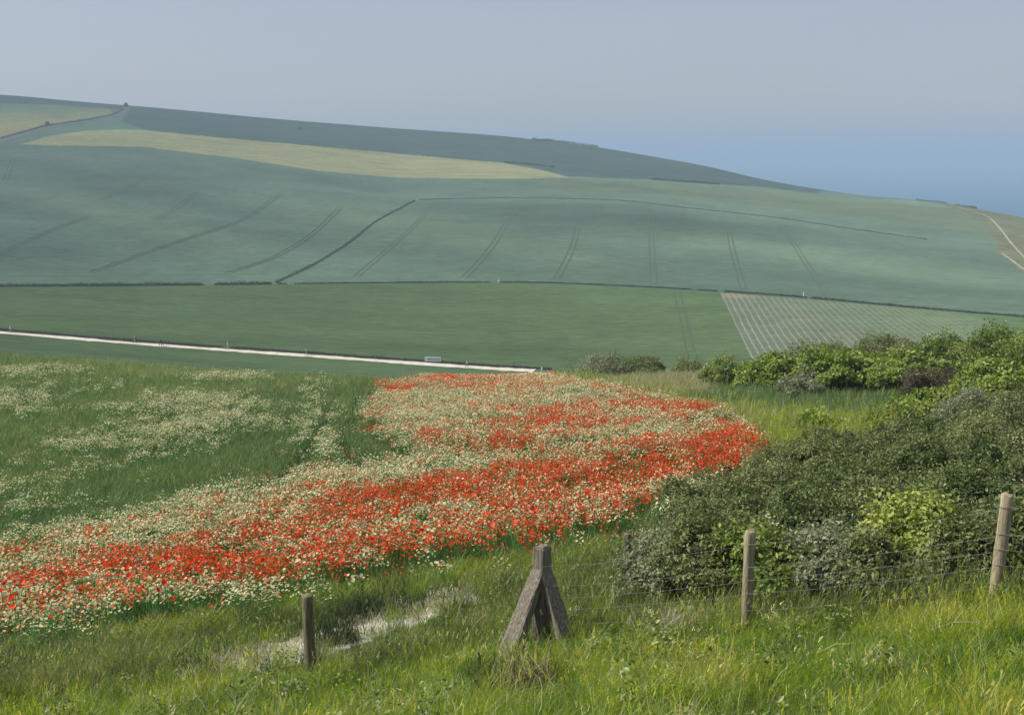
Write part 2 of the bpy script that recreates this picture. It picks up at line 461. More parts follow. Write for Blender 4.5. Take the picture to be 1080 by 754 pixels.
# haze: one even box of air
hb = bmesh.new(); bmesh.ops.create_cube(hb, size=1.0)
hm = bpy.data.meshes.new('haze')
zt, zb = float(Z.max()) + 12, -172.0
for v in hb.verts:
    v.co.x *= 64000; v.co.y = 13500 + v.co.y*36000; v.co.z = (zt+zb)/2 + v.co.z*(zt-zb)
hb.to_mesh(hm); hb.free()
m_haze, nt, out = mat('haze_air')
pv = nt.nodes.new('ShaderNodeVolumePrincipled')
pv.inputs['Color'].default_value = (0.43, 0.575, 0.74, 1); pv.inputs['Density'].default_value = HAZE_DENSITY
pv.inputs['Anisotropy'].default_value = 0.0
nt.links.new(pv.outputs[0], out.inputs['Volume'])
haze = link('haze', hm, m_haze)
tag(haze, 'thin summer haze over the valley and sea', 'haze', kind='stuff')

# ------------------------------------------------------------------ tracks and paths on the far side
def resample(pts, step):
    out = [pts[0]]
    for a, b in zip(pts[:-1], pts[1:]):
        n = max(1, int((b-a).length/step))
        for k in range(1, n+1):
            t = k/n; q = a.lerp(b, t); q.z = float(H(q.x, q.y)); out.append(q)
    return out
def smooth_px(line, n=6):
    xs = np.arange(len(line)); t = np.linspace(0, len(line)-1, (len(line)-1)*n+1)
    return list(zip(pchip(xs, [p[0] for p in line], t), pchip(xs, [p[1] for p in line], t)))
def strip_mesh(lines, width, lift, wob=0.0):
    vs, fs = [], []
    for pts in lines:
        base = len(vs); n = len(pts)
        for i, p in enumerate(pts):
            d = (pts[min(i+1, n-1)] - pts[max(i-1, 0)]); d.z = 0; d.normalize()
            s = Vector((-d.y, d.x, 0)); w = width*(1+wob*(rng.random()-0.5))*0.5
            for k in (-1, 0, 1):
                q = p + s*w*k; vs.append((q.x, q.y, float(H(q.x, q.y)) + lift))
        for i in range(n-1):
            for k in (0, 1):
                a = base+i*3+k; fs += [a, a+1, a+4, a+3]
    return vs, fs
def offset_line(pts, off):
    res = []; n = len(pts)
    for i, p in enumerate(pts):
        d = pts[min(i+1, n-1)] - pts[max(i-1, 0)]; d.z = 0; d.normalize()
        res.append(p + Vector((-d.y, d.x, 0))*off)
    return res
m_chalk = solid_material('pale_gravel', [(0.25, (0.36, 0.33, 0.25)), (0.5, (0.56, 0.52, 0.43)), (0.8, (0.70, 0.66, 0.56))], 0.6, 0.95)
m_track = solid_material('worn_chalk', [(0.3, (0.26, 0.23, 0.15)), (0.7, (0.46, 0.42, 0.32))], 0.4, 0.95)
m_rut = solid_material('wheel_rut_earth', [(0.3, (0.028, 0.05, 0.025)), (0.7, (0.055, 0.085, 0.04))], 0.5, 1.0)
m_lane = solid_material('worn_lane', [(0.3, (0.05, 0.05, 0.05)), (0.7, (0.10, 0.095, 0.09))], 0.3, 0.95)

path_px = [(-90, 344.5), (0, 350.5), (70, 356.5), (142, 362.5), (215, 367.3), (285, 372.5), (360, 377.8), (430, 382.5), (500, 387.5), (545, 390), (590, 392.2)]
path_pts = resample([hit(x, y, 180, 500) for x, y in smooth_px(path_px, 3)], 2.0)
def sm_pts(pts, k=9):
    a = np.array([[p.x, p.y] for p in pts]); w = np.ones(k)/k
    pad = np.vstack([np.repeat(a[:1], k//2, 0), a, np.repeat(a[-1:], k//2, 0)])
    s = np.stack([np.convolve(pad[:, i], w, 'valid') for i in (0, 1)], 1)
    return [Vector((x, y, float(H(x, y)))) for x, y in s]
path_pts = sm_pts(path_pts, 15)
vs, fs = strip_mesh([path_pts], 4.1, 0.05, 0.55)
pth = link('path', mesh_np('path', vs, fs, 4), m_chalk); tag(pth, 'pale gravel path running along the valley side', 'path', kind='structure')

TRAM = [
 ([(-40, 290), (0, 268), (45, 247), (92, 229)], 2.4), ([(95, 288), (150, 268), (215, 246), (252, 234), (296, 205)], 2.4),
 ([(237, 289), (290, 271), (327, 249), (358, 220)], 2.4), ([(374, 293), (410, 262), (440, 235), (456, 216)], 2.2),
 ([(488, 294), (493, 289), (520, 258), (546, 214)], 2.4), ([(586, 295), (604, 260), (615, 214)], 2.4), ([(689, 299), (687, 255), (686, 220)], 2.2),
 ([(784, 306), (772, 262), (766, 232)], 2.2), ([(874, 313), (840, 262), (824, 236)], 2.2), ([(5, 192), (14, 168)], 2.6), ([(106, 212), (132, 200), (156, 187)], 2.6), ([(165, 233), (190, 217), (208, 202)], 2.4),
 ([(730, 380), (713, 305)], 2.2), ([(0, 292), (90, 291), (200, 290), (288, 289)], 0.0),
]
m_rutf = solid_material('faint_wheel_rut', [(0.3, (0.055, 0.085, 0.045)), (0.7, (0.085, 0.12, 0.065))], 0.5, 1.0)
for ti, (ln, gap) in enumerate(TRAM):
    pts = sm_pts(resample([hit(x, y, 300, 1000) for x, y in smooth_px(ln, 4)], 3.0), 7)
    lines = [offset_line(pts, gap/2), offset_line(pts, -gap/2)] if gap else [pts]
    vs, fs = strip_mesh(lines, 0.75 if ti < 3 else 0.55, 0.14, 0.8)
    o = link('tractor_tracks', mesh_np('tractor_tracks', vs, fs, 4), m_rut if ti < 3 or ti in (9, 10, 11) else m_rutf)
    tag(o, 'faint dark tractor tracks through the green crop on the hill', 'tracks', 'tractor tracks in the crop', 'structure')
pts = sm_pts(resample([hit(x, y, 700, 1390) for x, y in smooth_px([(-60, 163), (0, 149), (25, 142), (50, 134.5), (92, 128.5), (118, 123), (130, 118), (134, 114)], 4)], 4.0), 7)
vs, fs = strip_mesh([pts], 7.0, 0.15, 0.3)
tag(link('lane', mesh_np('lane', vs, fs, 4), m_lane), 'grey lane curving up to the hill crest', 'lane', kind='structure')
for ln, w in (([(1009, 218.5), (1025, 223), (1043, 229.5), (1050, 236), (1056, 243), (1066, 256), (1080, 271), (1110, 296)], 1.3), ([(1056, 267), (1066, 274), (1085, 288), (1110, 304)], 1.2)):
    pts = sm_pts(resample([hit(x, y, 480, 1000) for x, y in smooth_px(ln, 4)], 3.0), 5)
    vs, fs = strip_mesh([pts], w, 0.15, 0.9)
    tag(link('chalk_track', mesh_np('chalk_track', vs, fs, 4), m_track), 'worn chalk track down the right shoulder of the hill', 'track', 'chalk tracks on the right shoulder', 'structure')

# ------------------------------------------------------------------ leaves: shrubs and hedges
def leaf_cloud(cent, norm, size, colors, tilt=0.9, aspect=0.55):
    """one folded leaf (two triangles over four points) per centre"""
    n = len(cent)
    rnd = rng.normal(size=(n, 3)); nn_ = norm + tilt*rnd; nn_ /= np.linalg.norm(nn_, axis=1)[:, None] + 1e-9
    t = rng.normal(size=(n, 3)); t -= (t*nn_).sum(1)[:, None]*nn_; t /= np.linalg.norm(t, axis=1)[:, None] + 1e-9
    b = np.cross(nn_, t)
    s = size[:, None]
    v0 = cent - t*s*0.5; v2 = cent + t*s*0.5
    v1 = cent + b*s*aspect*0.5 + nn_*s*0.12; v3 = cent - b*s*aspect*0.5 + nn_*s*0.12
    V_ = np.stack([v0, v1, v2, v3], 1).reshape(-1, 3)
    k = np.arange(n)[:, None]*4
    F_ = np.concatenate([k+0, k+1, k+2, k+0, k+2, k+3], 1).reshape(-1)
    C_ = np.repeat(colors, 4, 0)
    return V_, F_, C_

LEAF = {
 'elder':  (np.array([(0.080, 0.135, 0.018), (0.155, 0.230, 0.032), (0.27, 0.33, 0.08)]), 0.13),
 'dark':   (np.array([(0.036, 0.062, 0.018), (0.085, 0.125, 0.036), (0.190, 0.225, 0.085)]), 0.075),
 'scrub':  (np.array([(0.055, 0.078, 0.022), (0.125, 0.155, 0.050), (0.250, 0.265, 0.115)]), 0.07),
 'grey':   (np.array([(0.080, 0.105, 0.050), (0.170, 0.195, 0.105), (0.31, 0.33, 0.20)]), 0.07),
 'lime':   (np.array([(0.110, 0.160, 0.028), (0.220, 0.280, 0.055), (0.380, 0.410, 0.120)]), 0.078),
 'brown':  (np.array([(0.075, 0.058, 0.034), (0.105, 0.085, 0.050), (0.090, 0.100, 0.040)]), 0.07),
 'green':  (np.array([(0.055, 0.100, 0.016), (0.125, 0.185, 0.034), (0.240, 0.290, 0.080)]), 0.085),
}
m_leaf = leaf_material('shrub_leaf', None, 'geom', 0.34, 0.018)
m_bloss = leaf_material('cream_blossom', None, 'geom', 0.2, 0.0)
m_twig = solid_material('grey_bark', [(0.3, (0.06, 0.05, 0.04)), (0.7, (0.16, 0.14, 0.11))], 12, 0.9)

def tubes(segs, k=5):
    """segs: list of (p0, r0, p1, r1)"""
    vs, fs = [], []
    for p0, r0, p1, r1 in segs:
        d = (p1-p0).normalized(); a = d.orthogonal().normalized(); b = d.cross(a)
        base = len(vs)
        for p, r in ((p0, r0), (p1, r1)):
            for i in range(k):
                t = 2*math.pi*i/k; vs.append(tuple(p + (a*math.cos(t)+b*math.sin(t))*r))
        for i in range(k):
            j = (i+1) % k; fs += [base+i, base+j, base+k+j, base+k+i]
    return vs, fs

def shrub(label, kind, px, r, top, halfw, n, cat='shrub', name='shrub', blossom=0, group='shrubs on the slope', depth=1.5, size=1.0, wild=0.25):
    g = at(px, r)
    x, y, z = ray(px, top); rr = math.hypot(x, y); h = max(0.5, z/rr*r - g.z)
    dist = math.hypot(g.x, g.y, g.z); w = halfw/F*dist
    root = empty(name, g); tag(root, label, cat, group)
    pal_, ls = LEAF[kind]; ls *= size*(1.0 + max(0, (r-25))/60)
    nl = int(24 + 12*w)
    lc, lr = [], []
    for i in range(nl):
        a = rng.random()*2*math.pi; q = math.sqrt(rng.random())
        zx = math.sqrt(max(0, 1-q*q))*(0.35+0.65*rng.random())
        lc.append((w*0.82*q*math.cos(a), w*0.82*depth*q*math.sin(a), h*(0.12 + 0.72*zx))); lr.append(h*(0.17+0.17*rng.random())*(0.7+0.3*w/max(h, 0.1) if w < h else 1))
    lc = np.array(lc); lr = np.minimum(np.array(lr), 1.1)*rng.uniform(0.55, 1.15, nl)
    pick = rng.choice(nl, n, p=lr**2/np.sum(lr**2))
    dirs = rng.normal(size=(n, 3)); dirs[:, 2] = np.abs(dirs[:, 2])*0.9 - 0.25; dirs /= np.linalg.norm(dirs, axis=1)[:, None]
    rad = lr[pick]*(1 - 0.45*rng.random(n)**2.2 + wild*np.maximum(0, rng.normal(size=n)-0.8))
    # ragged clumps: sprays reach out where the noise is high
    cl = fbm((lc[pick, 0] + dirs[:, 0]*lr[pick])*3.1 + px, (dirs[:, 2]*lr[pick] + lc[pick, 2])*3.1 + dirs[:, 1]*2, 3)
    rad *= 0.55 + 0.95*cl
    keep = cl > 0.34
    cent = lc[pick] + dirs*rad[:, None]*np.array([1, 1, 0.85])
    X = g.x + cent[:, 0]; Y = g.y + cent[:, 1]
    zg = H(X, Y) - g.z
    cent[:, 2] += zg*np.clip(1 - cent[:, 2]/(h+0.01), 0, 1)
    keep &= cent[:, 2] > zg + 0.02
    cent, dirs, cl, pick2 = cent[keep], dirs[keep], cl[keep], pick[keep]
    # shoots that stick out of the crown, leaves all along them
    ns = int(n/260); shoots = []
    si = rng.choice(nl, ns); sdir = rng.normal(size=(ns, 3))*np.array([0.8, 0.8, 0.5]); sdir[:, 2] = np.abs(sdir[:, 2]) + 0.55; sdir /= np.linalg.norm(sdir, axis=1)[:, None]
    s0 = lc[si] + sdir*lr[si][:, None]*0.5; sl = lr[si]*(0.6 + 0.75*rng.random(ns))
    per = 34; tt_ = rng.random((ns, per, 1))**0.8
    sp = s0[:, None, :] + sdir[:, None, :]*sl[:, None, None]*tt_ + rng.normal(size=(ns, per, 3))*(0.05+0.05*(1-tt_))*(1+r/60)
    cent = np.vstack([cent, sp.reshape(-1, 3)]); dirs = np.vstack([dirs, np.repeat(sdir, per, 0)]); cl = np.concatenate([cl, np.full(ns*per, 0.72)]); pick2 = np.concatenate([pick2, np.repeat(si, per)])
    k = len(cent)
    lum = rng.random(nl)[pick2]
    t = np.clip(0.26*rng.normal(size=k) + 0.16 + 0.70*lum + 0.6*(cl-0.5), 0, 1)*2
    i0 = np.minimum(t.astype(int), 1); f = (t-i0)[:, None]
    cols = (pal_[i0]*(1-f) + pal_[i0+1]*f)*1.15
    V_, F_, C_ = leaf_cloud(cent, dirs + np.array([0, 0, 0.35]), ls*(0.6+0.8*rng.random(k)), cols)
    link('foliage', mesh_np('foliage', V_, F_, 3, C_), m_leaf, root)
    segs = []
    for i in range(nl):
        p1 = Vector(lc[i]); p0 = Vector((lc[i][0]*0.25, lc[i][1]*0.25, 0)); p0.z = float(H(g.x+p0.x, g.y+p0.y)) - g.z - 0.05
        mdl = p0.lerp(p1, 0.5) + Vector(rng.normal(size=3)*0.08)
        segs += [(p0, 0.022, mdl, 0.015), (mdl, 0.015, p1, 0.008)]
        for _ in range(3):
            q = p1 + Vector(rng.normal(size=3))*lr[i]*0.55; segs.append((p1, 0.007, q, 0.003))
    for q in range(ns):
        segs.append((Vector(lc[si[q]]), 0.007, Vector(s0[q]+sdir[q]*sl[q]), 0.002))
    for q in range(14 if r < 45 else 5):        # bare twigs poking out of the crown
        c0 = int(rng.integers(nl)); dq = Vector(rng.normal(size=3)); dq.z = abs(dq.z)*0.8 + 0.5; dq.normalize()
        a0 = Vector(lc[c0]); e0 = a0 + dq*lr[c0]*(1.15+0.5*rng.random()); mid_ = a0.lerp(e0, 0.6) + Vector(rng.normal(size=3))*0.04
        segs += [(a0, 0.008, mid_, 0.006), (mid_, 0.006, e0, 0.003), (mid_, 0.005, e0 + Vector(rng.normal(size=3))*0.12, 0.002)]
    vs, fs = tubes(segs, 4)
    link('stems', mesh_np('stems', vs, fs, 4), m_twig, root)
    if blossom:
        ok = np.where(dirs[:, 2] > 0.25)[0]
        bi = rng.choice(ok, min(blossom, len(ok)), replace=False)
        bc = cent[bi] + dirs[bi]*0.04
        # each flower head is a flat spray of small florets
        bcs = np.repeat(bc, 6, 0) + rng.normal(size=(len(bc)*6, 3))*np.array([0.06, 0.06, 0.012])*(0.4+r/60)
        cb = np.array([0.62, 0.60, 0.42])*(0.7+0.3*rng.random((len(bcs), 1)))
        V_, F_, C_ = leaf_cloud(bcs, np.tile([[0, 0, 1.0]], (len(bcs), 1)), np.full(len(bcs), 0.022+0.0013*r), cb, 0.25, 0.9)
        link('blossom', mesh_np('blossom', V_, F_, 3, C_), m_bloss, root)
    return root

SH_ = [
 # label, leaf, px, metres, top row, half width px, leaves, blossom
 ('low grey-green shrub standing alone where the gravel path ends', 'grey', 636, 82, 373, 36, 9000, 0),
 ('low olive green scrub joined to the right of the lone grey shrub', 'scrub', 678, 82, 374, 26, 6000, 0),
 ('thin dark green bush between the tall pale grass and ploughed rows', 'scrub', 728, 80, 380, 20, 3500, 0),
 ('dark glossy rounded bush at the left end of the far hedge bank', 'green', 770, 66, 377, 32, 11000, 40),
 ('leafy bright green elder bush just right of the dark rounded bush', 'elder', 815, 63, 373, 36, 11000, 60),
 ('pale grey-green bush at the foot of the far bank', 'grey', 850, 57, 391, 30, 9000, 0),
 ('broad bright elder with cream flower heads at the middle of the far bank', 'elder', 890, 58, 365, 44, 14000, 110),
 ('olive thicket on the skyline of the far bank below ploughed rows', 'scrub', 868, 68, 360, 44, 9000, 0),
 ('grey-brown topped thicket beside the olive skyline thicket', 'scrub', 935, 68, 353, 46, 10000, 0),
 ('lime tinted elder arching over the brown hollow', 'elder', 955, 57, 368, 40, 13000, 110),
 ('brownish dry scrub in the hollow of the right bank', 'brown', 985, 51, 388, 40, 9000, 8),
 ('mid green bush on the skyline right of the grey-brown thicket', 'green', 1002, 66, 353, 40, 10000, 30),
 ('tall green bush at the right edge of the skyline', 'green', 1058, 62, 344, 42, 12000, 20),
 ('large dark bush partly cut off by the right edge of the view', 'green', 1120, 58, 338, 50, 10000, 0),
 ('yellow-green elder below the tall skyline bush', 'elder', 1050, 48, 378, 42, 13000, 60),
 ('small bright bush at the lower rim of the brown hollow', 'elder', 975, 44, 412, 36, 9000, 30),
 ('grey-green bramble mound under the yellow-green elder', 'grey', 1035, 40, 410, 50, 12000, 0),
 ('dark bramble mound touching the right end of the poppy field', 'scrub', 812, 33, 482, 44, 13000, 0),
 ('low green scrub at the edge of the yellow grass strip', 'elder', 862, 40, 432, 22, 8000, 0),
 ('dark blackthorn thicket below the yellow grass strip', 'dark', 880, 33, 458, 60, 16000, 0),
 ('dark blackthorn thicket in the middle of the right slope', 'dark', 965, 33, 446, 62, 17000, 0),
 ('dark blackthorn thicket running out at the right edge', 'dark', 1060, 32, 428, 66, 17000, 0),
 ('dull green bramble bank sloping down towards the poppies', 'scrub', 740, 25, 506, 52, 15000, 0),
 ('dull green bramble bank with pale tips behind the middle post', 'scrub', 810, 24, 490, 60, 16000, 0),
 ('dark green bramble bank above the grey leaved willow', 'dark', 890, 24, 482, 62, 17000, 0),
 ('dark green bramble bank behind the lime green bush', 'dark', 985, 24, 470, 66, 17000, 0),
 ('dark green bramble bank behind the right fence post', 'dark', 1075, 23, 468, 64, 16000, 0),
 ('grey speckled bramble beside the short dark post', 'grey', 698, 16.9, 560, 40, 13000, 0),
 ('leafy green bramble left of the middle fence post', 'scrub', 742, 15.9, 540, 44, 15000, 10),
 ('dark bramble directly behind the middle fence post', 'green', 800, 15.3, 545, 44, 13000, 10),
 ('grey leaved willow bush behind the wire fence', 'grey', 862, 15.0, 552, 44, 16000, 0),
 ('bright lime green bush behind the wire fence', 'lime', 966, 15.6, 510, 42, 10500, 0),
 ('shaded green bush below the lime green bush', 'scrub', 925, 14.5, 572, 44, 14000, 0),
 ('tangled grey-green bush against the right fence post', 'scrub', 1022, 14.2, 545, 40, 13000, 0),
 ('dark tangled bush right of the right fence post', 'dark', 1100, 14.2, 530, 44, 13000, 0),
 ('olive bramble tongue reaching down to the right tip of the poppies', 'scrub', 765, 28, 498, 44, 12000, 0),
 ('grey green thicket in the crease between the brown hollow and blackthorn', 'green', 945, 40, 428, 34, 12000, 10),
 ('grey topped bramble at the right edge below the yellow-green elder', 'scrub', 1100, 41, 404, 50, 11000, 0),
 ('dull olive bramble between the blackthorn and the lime green bush', 'scrub', 940, 28, 452, 70, 16000, 0),
 ('dull olive bramble between the blackthorn and the right fence post', 'scrub', 1040, 28, 446, 70, 16000, 0),
 ('dull olive bramble above the middle fence post', 'scrub', 845, 28.5, 466, 62, 15000, 0),
 ('shadowed bramble right behind the pale tipped bramble bank', 'dark', 775, 20.5, 518, 58, 14000, 0),
 ('shadowed bramble above the grey leaved willow bush', 'dark', 855, 20, 512, 58, 14000, 0),
 ('shadowed bramble in the gap between willow and lime bush', 'scrub', 915, 20, 505, 50, 13000, 0),
 ('shadowed bramble upslope of the tangled grey-green bush', 'dark', 1030, 20, 500, 58, 14000, 0),
]
for lab, kd, px, r, top, hw, n, bl in SH_:
    shrub(lab, kd, px, r, top, hw, int(n*1.35), blossom=bl, size=0.92)

def hedge(label, line, hgt, wid, n, rmin, rmax, kind='dark', gaps=0.0, group='hedges across the far fields', step=2.0, leaf=0.45):
    pts = sm_pts(resample([hit(x, y, rmin, rmax) for x, y in smooth_px(line, 5)], step), 5)
    P = np.array([p[:] for p in pts]); o = P.mean(0); o[2] = float(H(o[0], o[1]))
    seg = rng.integers(0, len(P)-1, n); f = rng.random(n)[:, None]
    base = P[seg]*(1-f) + P[seg+1]*f
    clump = fbm(base[:, 0]/6 + 3, base[:, 1]/6, 3)
    keep = clump > gaps
    d = rng.normal(size=(n, 3)); d[:, 2] = np.abs(d[:, 2]); d /= np.linalg.norm(d, axis=1)[:, None]
    u = rng.random(n)**0.5
    hh = hgt*(0.45+1.1*clump)
    cent = base.copy(); cent[:, 0] += d[:, 0]*wid*0.5*u; cent[:, 1] += d[:, 1]*wid*0.5*u
    cent[:, 2] = H(cent[:, 0], cent[:, 1]) + d[:, 2]*hh*u + 0.05
    cent, d = cent[keep], d[keep]; k = len(cent)
    pal_, _ = LEAF[kind]
    t = rng.random((k, 1)); cols = pal_[0]*(1-t) + pal_[1]*t
    V_, F_, C_ = leaf_cloud(cent - o, d, leaf*(0.6+0.8*rng.random(k)), cols, 0.9, 0.7)
    h_ = link('hedge', mesh_np('hedge', V_, F_, 3, C_), m_leaf); h_.location = o
    tag(h_, label, 'hedge', group)
    return h_
hedge('low dark hedge along the far side of the gravel path', [(-90, 342.3), (0, 348.2), (142, 359.8), (285, 369.8), (430, 380), (545, 387.8), (584, 390)], 0.5, 1.6, 16000, 200, 480, 'brown', 0.25, leaf=0.35)
hedge('thick dark hedge at the foot of the hill on the left', [(-90, 303.5), (0, 302.5), (150, 301.5), (290, 300)], 1.3, 1.6, 9000, 300, 700, 'dark', 0.2)
hedge('dark hedge climbing the hillside in a curve', [(290, 299), (330, 280), (370, 255), (395, 235), (415, 224), (438, 212)], 0.9, 1.2, 6000, 300, 1000, 'dark', 0.2)
hedge('thin hedge at the foot of the hill across the middle', [(290, 299.7), (440, 298.4), (540, 298), (640, 301), (760, 307.5)], 0.5, 0.9, 7000, 300, 700, 'dark', 0.25)
hedge('dark hedge above the ploughed rows on the right', [(760, 307.5), (830, 312.5), (900, 319), (1000, 328), (1080, 334.5), (1150, 341)], 0.7, 1.1, 7000, 300, 700, 'dark', 0.22)
hedge('long thin hedge contouring across the upper hillside', [(440, 211), (540, 209), (640, 211), (720, 219), (820, 230), (900, 242), (980, 253)], 0.45, 0.9, 9000, 500, 1000, 'scrub', 0.12)
hedge('short hedge on the skyline of the hill', [(560, 148.2), (585, 149.8), (610, 152.6), (632, 155.6)], 3.0, 3.0, 2500, 900, 1400, 'dark', 0.2, leaf=0.8)
hedge('short hedge at the tip of the yellow strip', [(530, 171.5), (560, 174), (585, 177)], 1.6, 1.8, 1200, 700, 1200, 'dark', 0.3, leaf=0.7)
hedge('short hedge below the dark upper field', [(686, 189.5), (720, 192), (760, 195)], 1.7, 1.8, 1800, 700, 1200, 'dark', 0.25, leaf=0.7)
hedge('scrub line on the skyline above the chalk track', [(965, 211.2), (990, 214), (1012, 217), (1030, 220.5)], 1.6, 2.0, 1600, 700, 1010, 'scrub', 0.3, leaf=0.6)
hedge('dark bank beside the lane at the hill crest', [(0, 146.5), (25, 140), (50, 133), (92, 127), (118, 121.5), (131, 116)], 1.2, 2.0, 3000, 700, 1390, 'brown', 0.25, leaf=0.8)
for lab, px, py, hh in (('tiny round bush beside the lane on the far hill', 50, 132.6, 3.2), ('tiny dark bush on the crest where the lane ends', 133, 112.5, 3.6), ('small dark bush within the dark upper field', 316, 137, 2.5)):
    g = hit(px, py, 800, 1399); root = empty('hill_bush', g); tag(root, lab, 'bush', 'bushes high on the far hill')
    d = rng.normal(size=(900, 3)); d /= np.linalg.norm(d, axis=1)[:, None]; d[:, 2] = np.abs(d[:, 2])
    c = d*np.array([hh*0.6, hh*0.6, hh])*(0.6+0.5*rng.random((900, 1))); c = c[c[:, 2] > -0.2]
    t = rng.random((len(c), 1)); cols = LEAF['dark'][0][0]*(1-t)+LEAF['dark'][0][1]*t
    V_, F_, C_ = leaf_cloud(c, d[:len(c)], 0.5+0.5*rng.random(len(c)), cols)
    link('foliage', mesh_np('foliage', V_, F_, 3, C_), m_leaf, root)
    vs, fs = tubes([(Vector((0, 0, -0.1)), 0.12, Vector((0.1, 0, hh*0.7)), 0.04)]); link('stems', mesh_np('stems', vs, fs, 4), m_twig, root)
# ------------------------------------------------------------------ fence, posts
def along(px, r): return at(px, r)
def wood_material(name, c0, c1, c2, lich):
    m, nt, out = mat(name)
    L = nt.links
    p = nt.nodes.new('ShaderNodeBsdfPrincipled'); p.inputs['Roughness'].default_value = 0.9; p.inputs['Specular IOR Level'].default_value = 0.15
    tc = nt.nodes.new('ShaderNodeTexCoord'); mp = nt.nodes.new('ShaderNodeMapping'); mp.inputs['Scale'].default_value = (22, 22, 1.6)
    L.new(tc.outputs['Object'], mp.inputs[0])
    n = noise_node(nt, 2.2, 7, 0.7, mp.outputs[0]); r = ramp_node(nt, n.outputs[0], [(0.28, c0), (0.5, c1), (0.72, c2)])
    n2_ = noise_node(nt, 9, 5, 0.7, tc.outputs['Object']); mr = nt.nodes.new('ShaderNodeMapRange')
    mr.inputs[1].default_value = 0.52; mr.inputs[2].default_value = 0.66; L.new(n2_.outputs[0], mr.inputs[0])
    mx = nt.nodes.new('ShaderNodeMix'); mx.data_type = 'RGBA'; L.new(mr.outputs[0], mx.inputs[0])
    L.new(r.outputs[0], mx.inputs[6]); mx.inputs[7].default_value = (*lich, 1)
    L.new(mx.outputs[2], p.inputs['Base Color'])
    b = nt.nodes.new('ShaderNodeBump'); b.inputs['Strength'].default_value = 0.8; b.inputs['Distance'].default_value = 0.012
    L.new(n.outputs[0], b.inputs['Height']); L.new(b.outputs[0], p.inputs['Normal'])
    L.new(p.outputs[0], out.inputs[0])
    return m
m_wood = wood_material('weathered_wood', (0.13, 0.105, 0.07), (0.31, 0.26, 0.175), (0.47, 0.41, 0.30), (0.26, 0.26, 0.17))
m_wood_d = wood_material('mossy_wood', (0.06, 0.052, 0.035), (0.15, 0.135, 0.085), (0.27, 0.245, 0.16), (0.14, 0.15, 0.07))
m_conc = wood_material('weathered_grey_timber', (0.055, 0.047, 0.038), (0.18, 0.158, 0.128), (0.40, 0.36, 0.30), (0.17, 0.16, 0.10))
m_wire = solid_material('galvanised_wire', [(0.3, (0.22, 0.22, 0.22)), (0.7, (0.36, 0.36, 0.35))], 30, 0.5)
m_straw = solid_material('dry_straw', [(0.3, (0.36, 0.31, 0.18)), (0.7, (0.55, 0.48, 0.31))], 10, 0.9)

def round_post(h, rad, taper=0.93, seg=16, below=0.35, wob=0.006):
    vs, fs = [], []
    zs = [-below] + [h*t for t in np.linspace(0, 1, 9)] + [h + 0.012]
    ph = rng.random(4)*6
    for k, z_ in enumerate(zs):
        t = max(0, z_/h); r_ = rad*(1-(1-taper)*t)
        if k == len(zs)-1: r_ *= 0.86
        for i in range(seg):
            a = 2*math.pi*i/seg
            q = r_ + wob*(math.sin(2*a+ph[0]+z_) + 0.7*math.sin(5*a+ph[1]+2*z_)) + wob*0.4*rng.normal()
            vs.append((q*math.cos(a), q*math.sin(a), z_ + (0.008*math.sin(3*a+ph[2]) if k >= len(zs)-2 else 0)))
    n = len(zs)
    for k in range(n-1):
        for i in range(seg):
            j = (i+1) % seg; fs.append((k*seg+i, k*seg+j, (k+1)*seg+j, (k+1)*seg+i))
    fs.append(tuple((n-1)*seg+i for i in range(seg)))
    me = bpy.data.meshes.new('post'); me.from_pydata(vs, [], fs); me.update()
    return me
def height_at(px, r, top):
    g = at(px, r); x, y, z = ray(px, top); return z/math.hypot(x, y)*r - g.z

# stock fence: two round posts, wires and netting
gR = at(1049, 12.5); gM = at(787, 13.5); gC = at(567, 14.0)
hR = height_at(1052, 12.5, 520); hM = height_at(788, 13.5, 562); hC = height_at(570, 14.0, 577)
fence = empty('wire_fence', gM); tag(fence, 'post and wire stock fence with two pale round wooden posts before the shrubs', 'fence')
def post_at(g, h, rad, lean, label, m=m_wood):
    o = link('post', round_post(h, rad), m, fence, True); o.location = g - gM; o.rotation_euler = lean; o['label'] = label
    return o
pR = post_at(gR, hR, 0.063, (0.02, 0.035, 0.4), 'thicker pale round post leaning slightly to the right')
pM = post_at(gM, hM, 0.066, (0.0, 0.03, 1.1), 'slimmer upright round post with a straw on its top')
def wire_run(a, b, sag=0.02, n=14, rad=0.0021):
    pts = [a.lerp(b, t/n) - Vector((0, 0, sag*4*(t/n)*(1-t/n))) + Vector(rng.normal(size=3)*0.003) for t in range(n+1)]
    return [(pts[i], rad, pts[i+1], rad) for i in range(n)]
def postpt(g, h, lean, t):
    return Vector((g.x + math.tan(lean)*h*t, g.y - 0.07, g.z + h*t)) - gM
gX = gR + (gR-gM)*1.0; gX.z = float(H(gX.x, gX.y))
lv = (0.90, 0.66, 0.52, 0.38, 0.20)
net = []
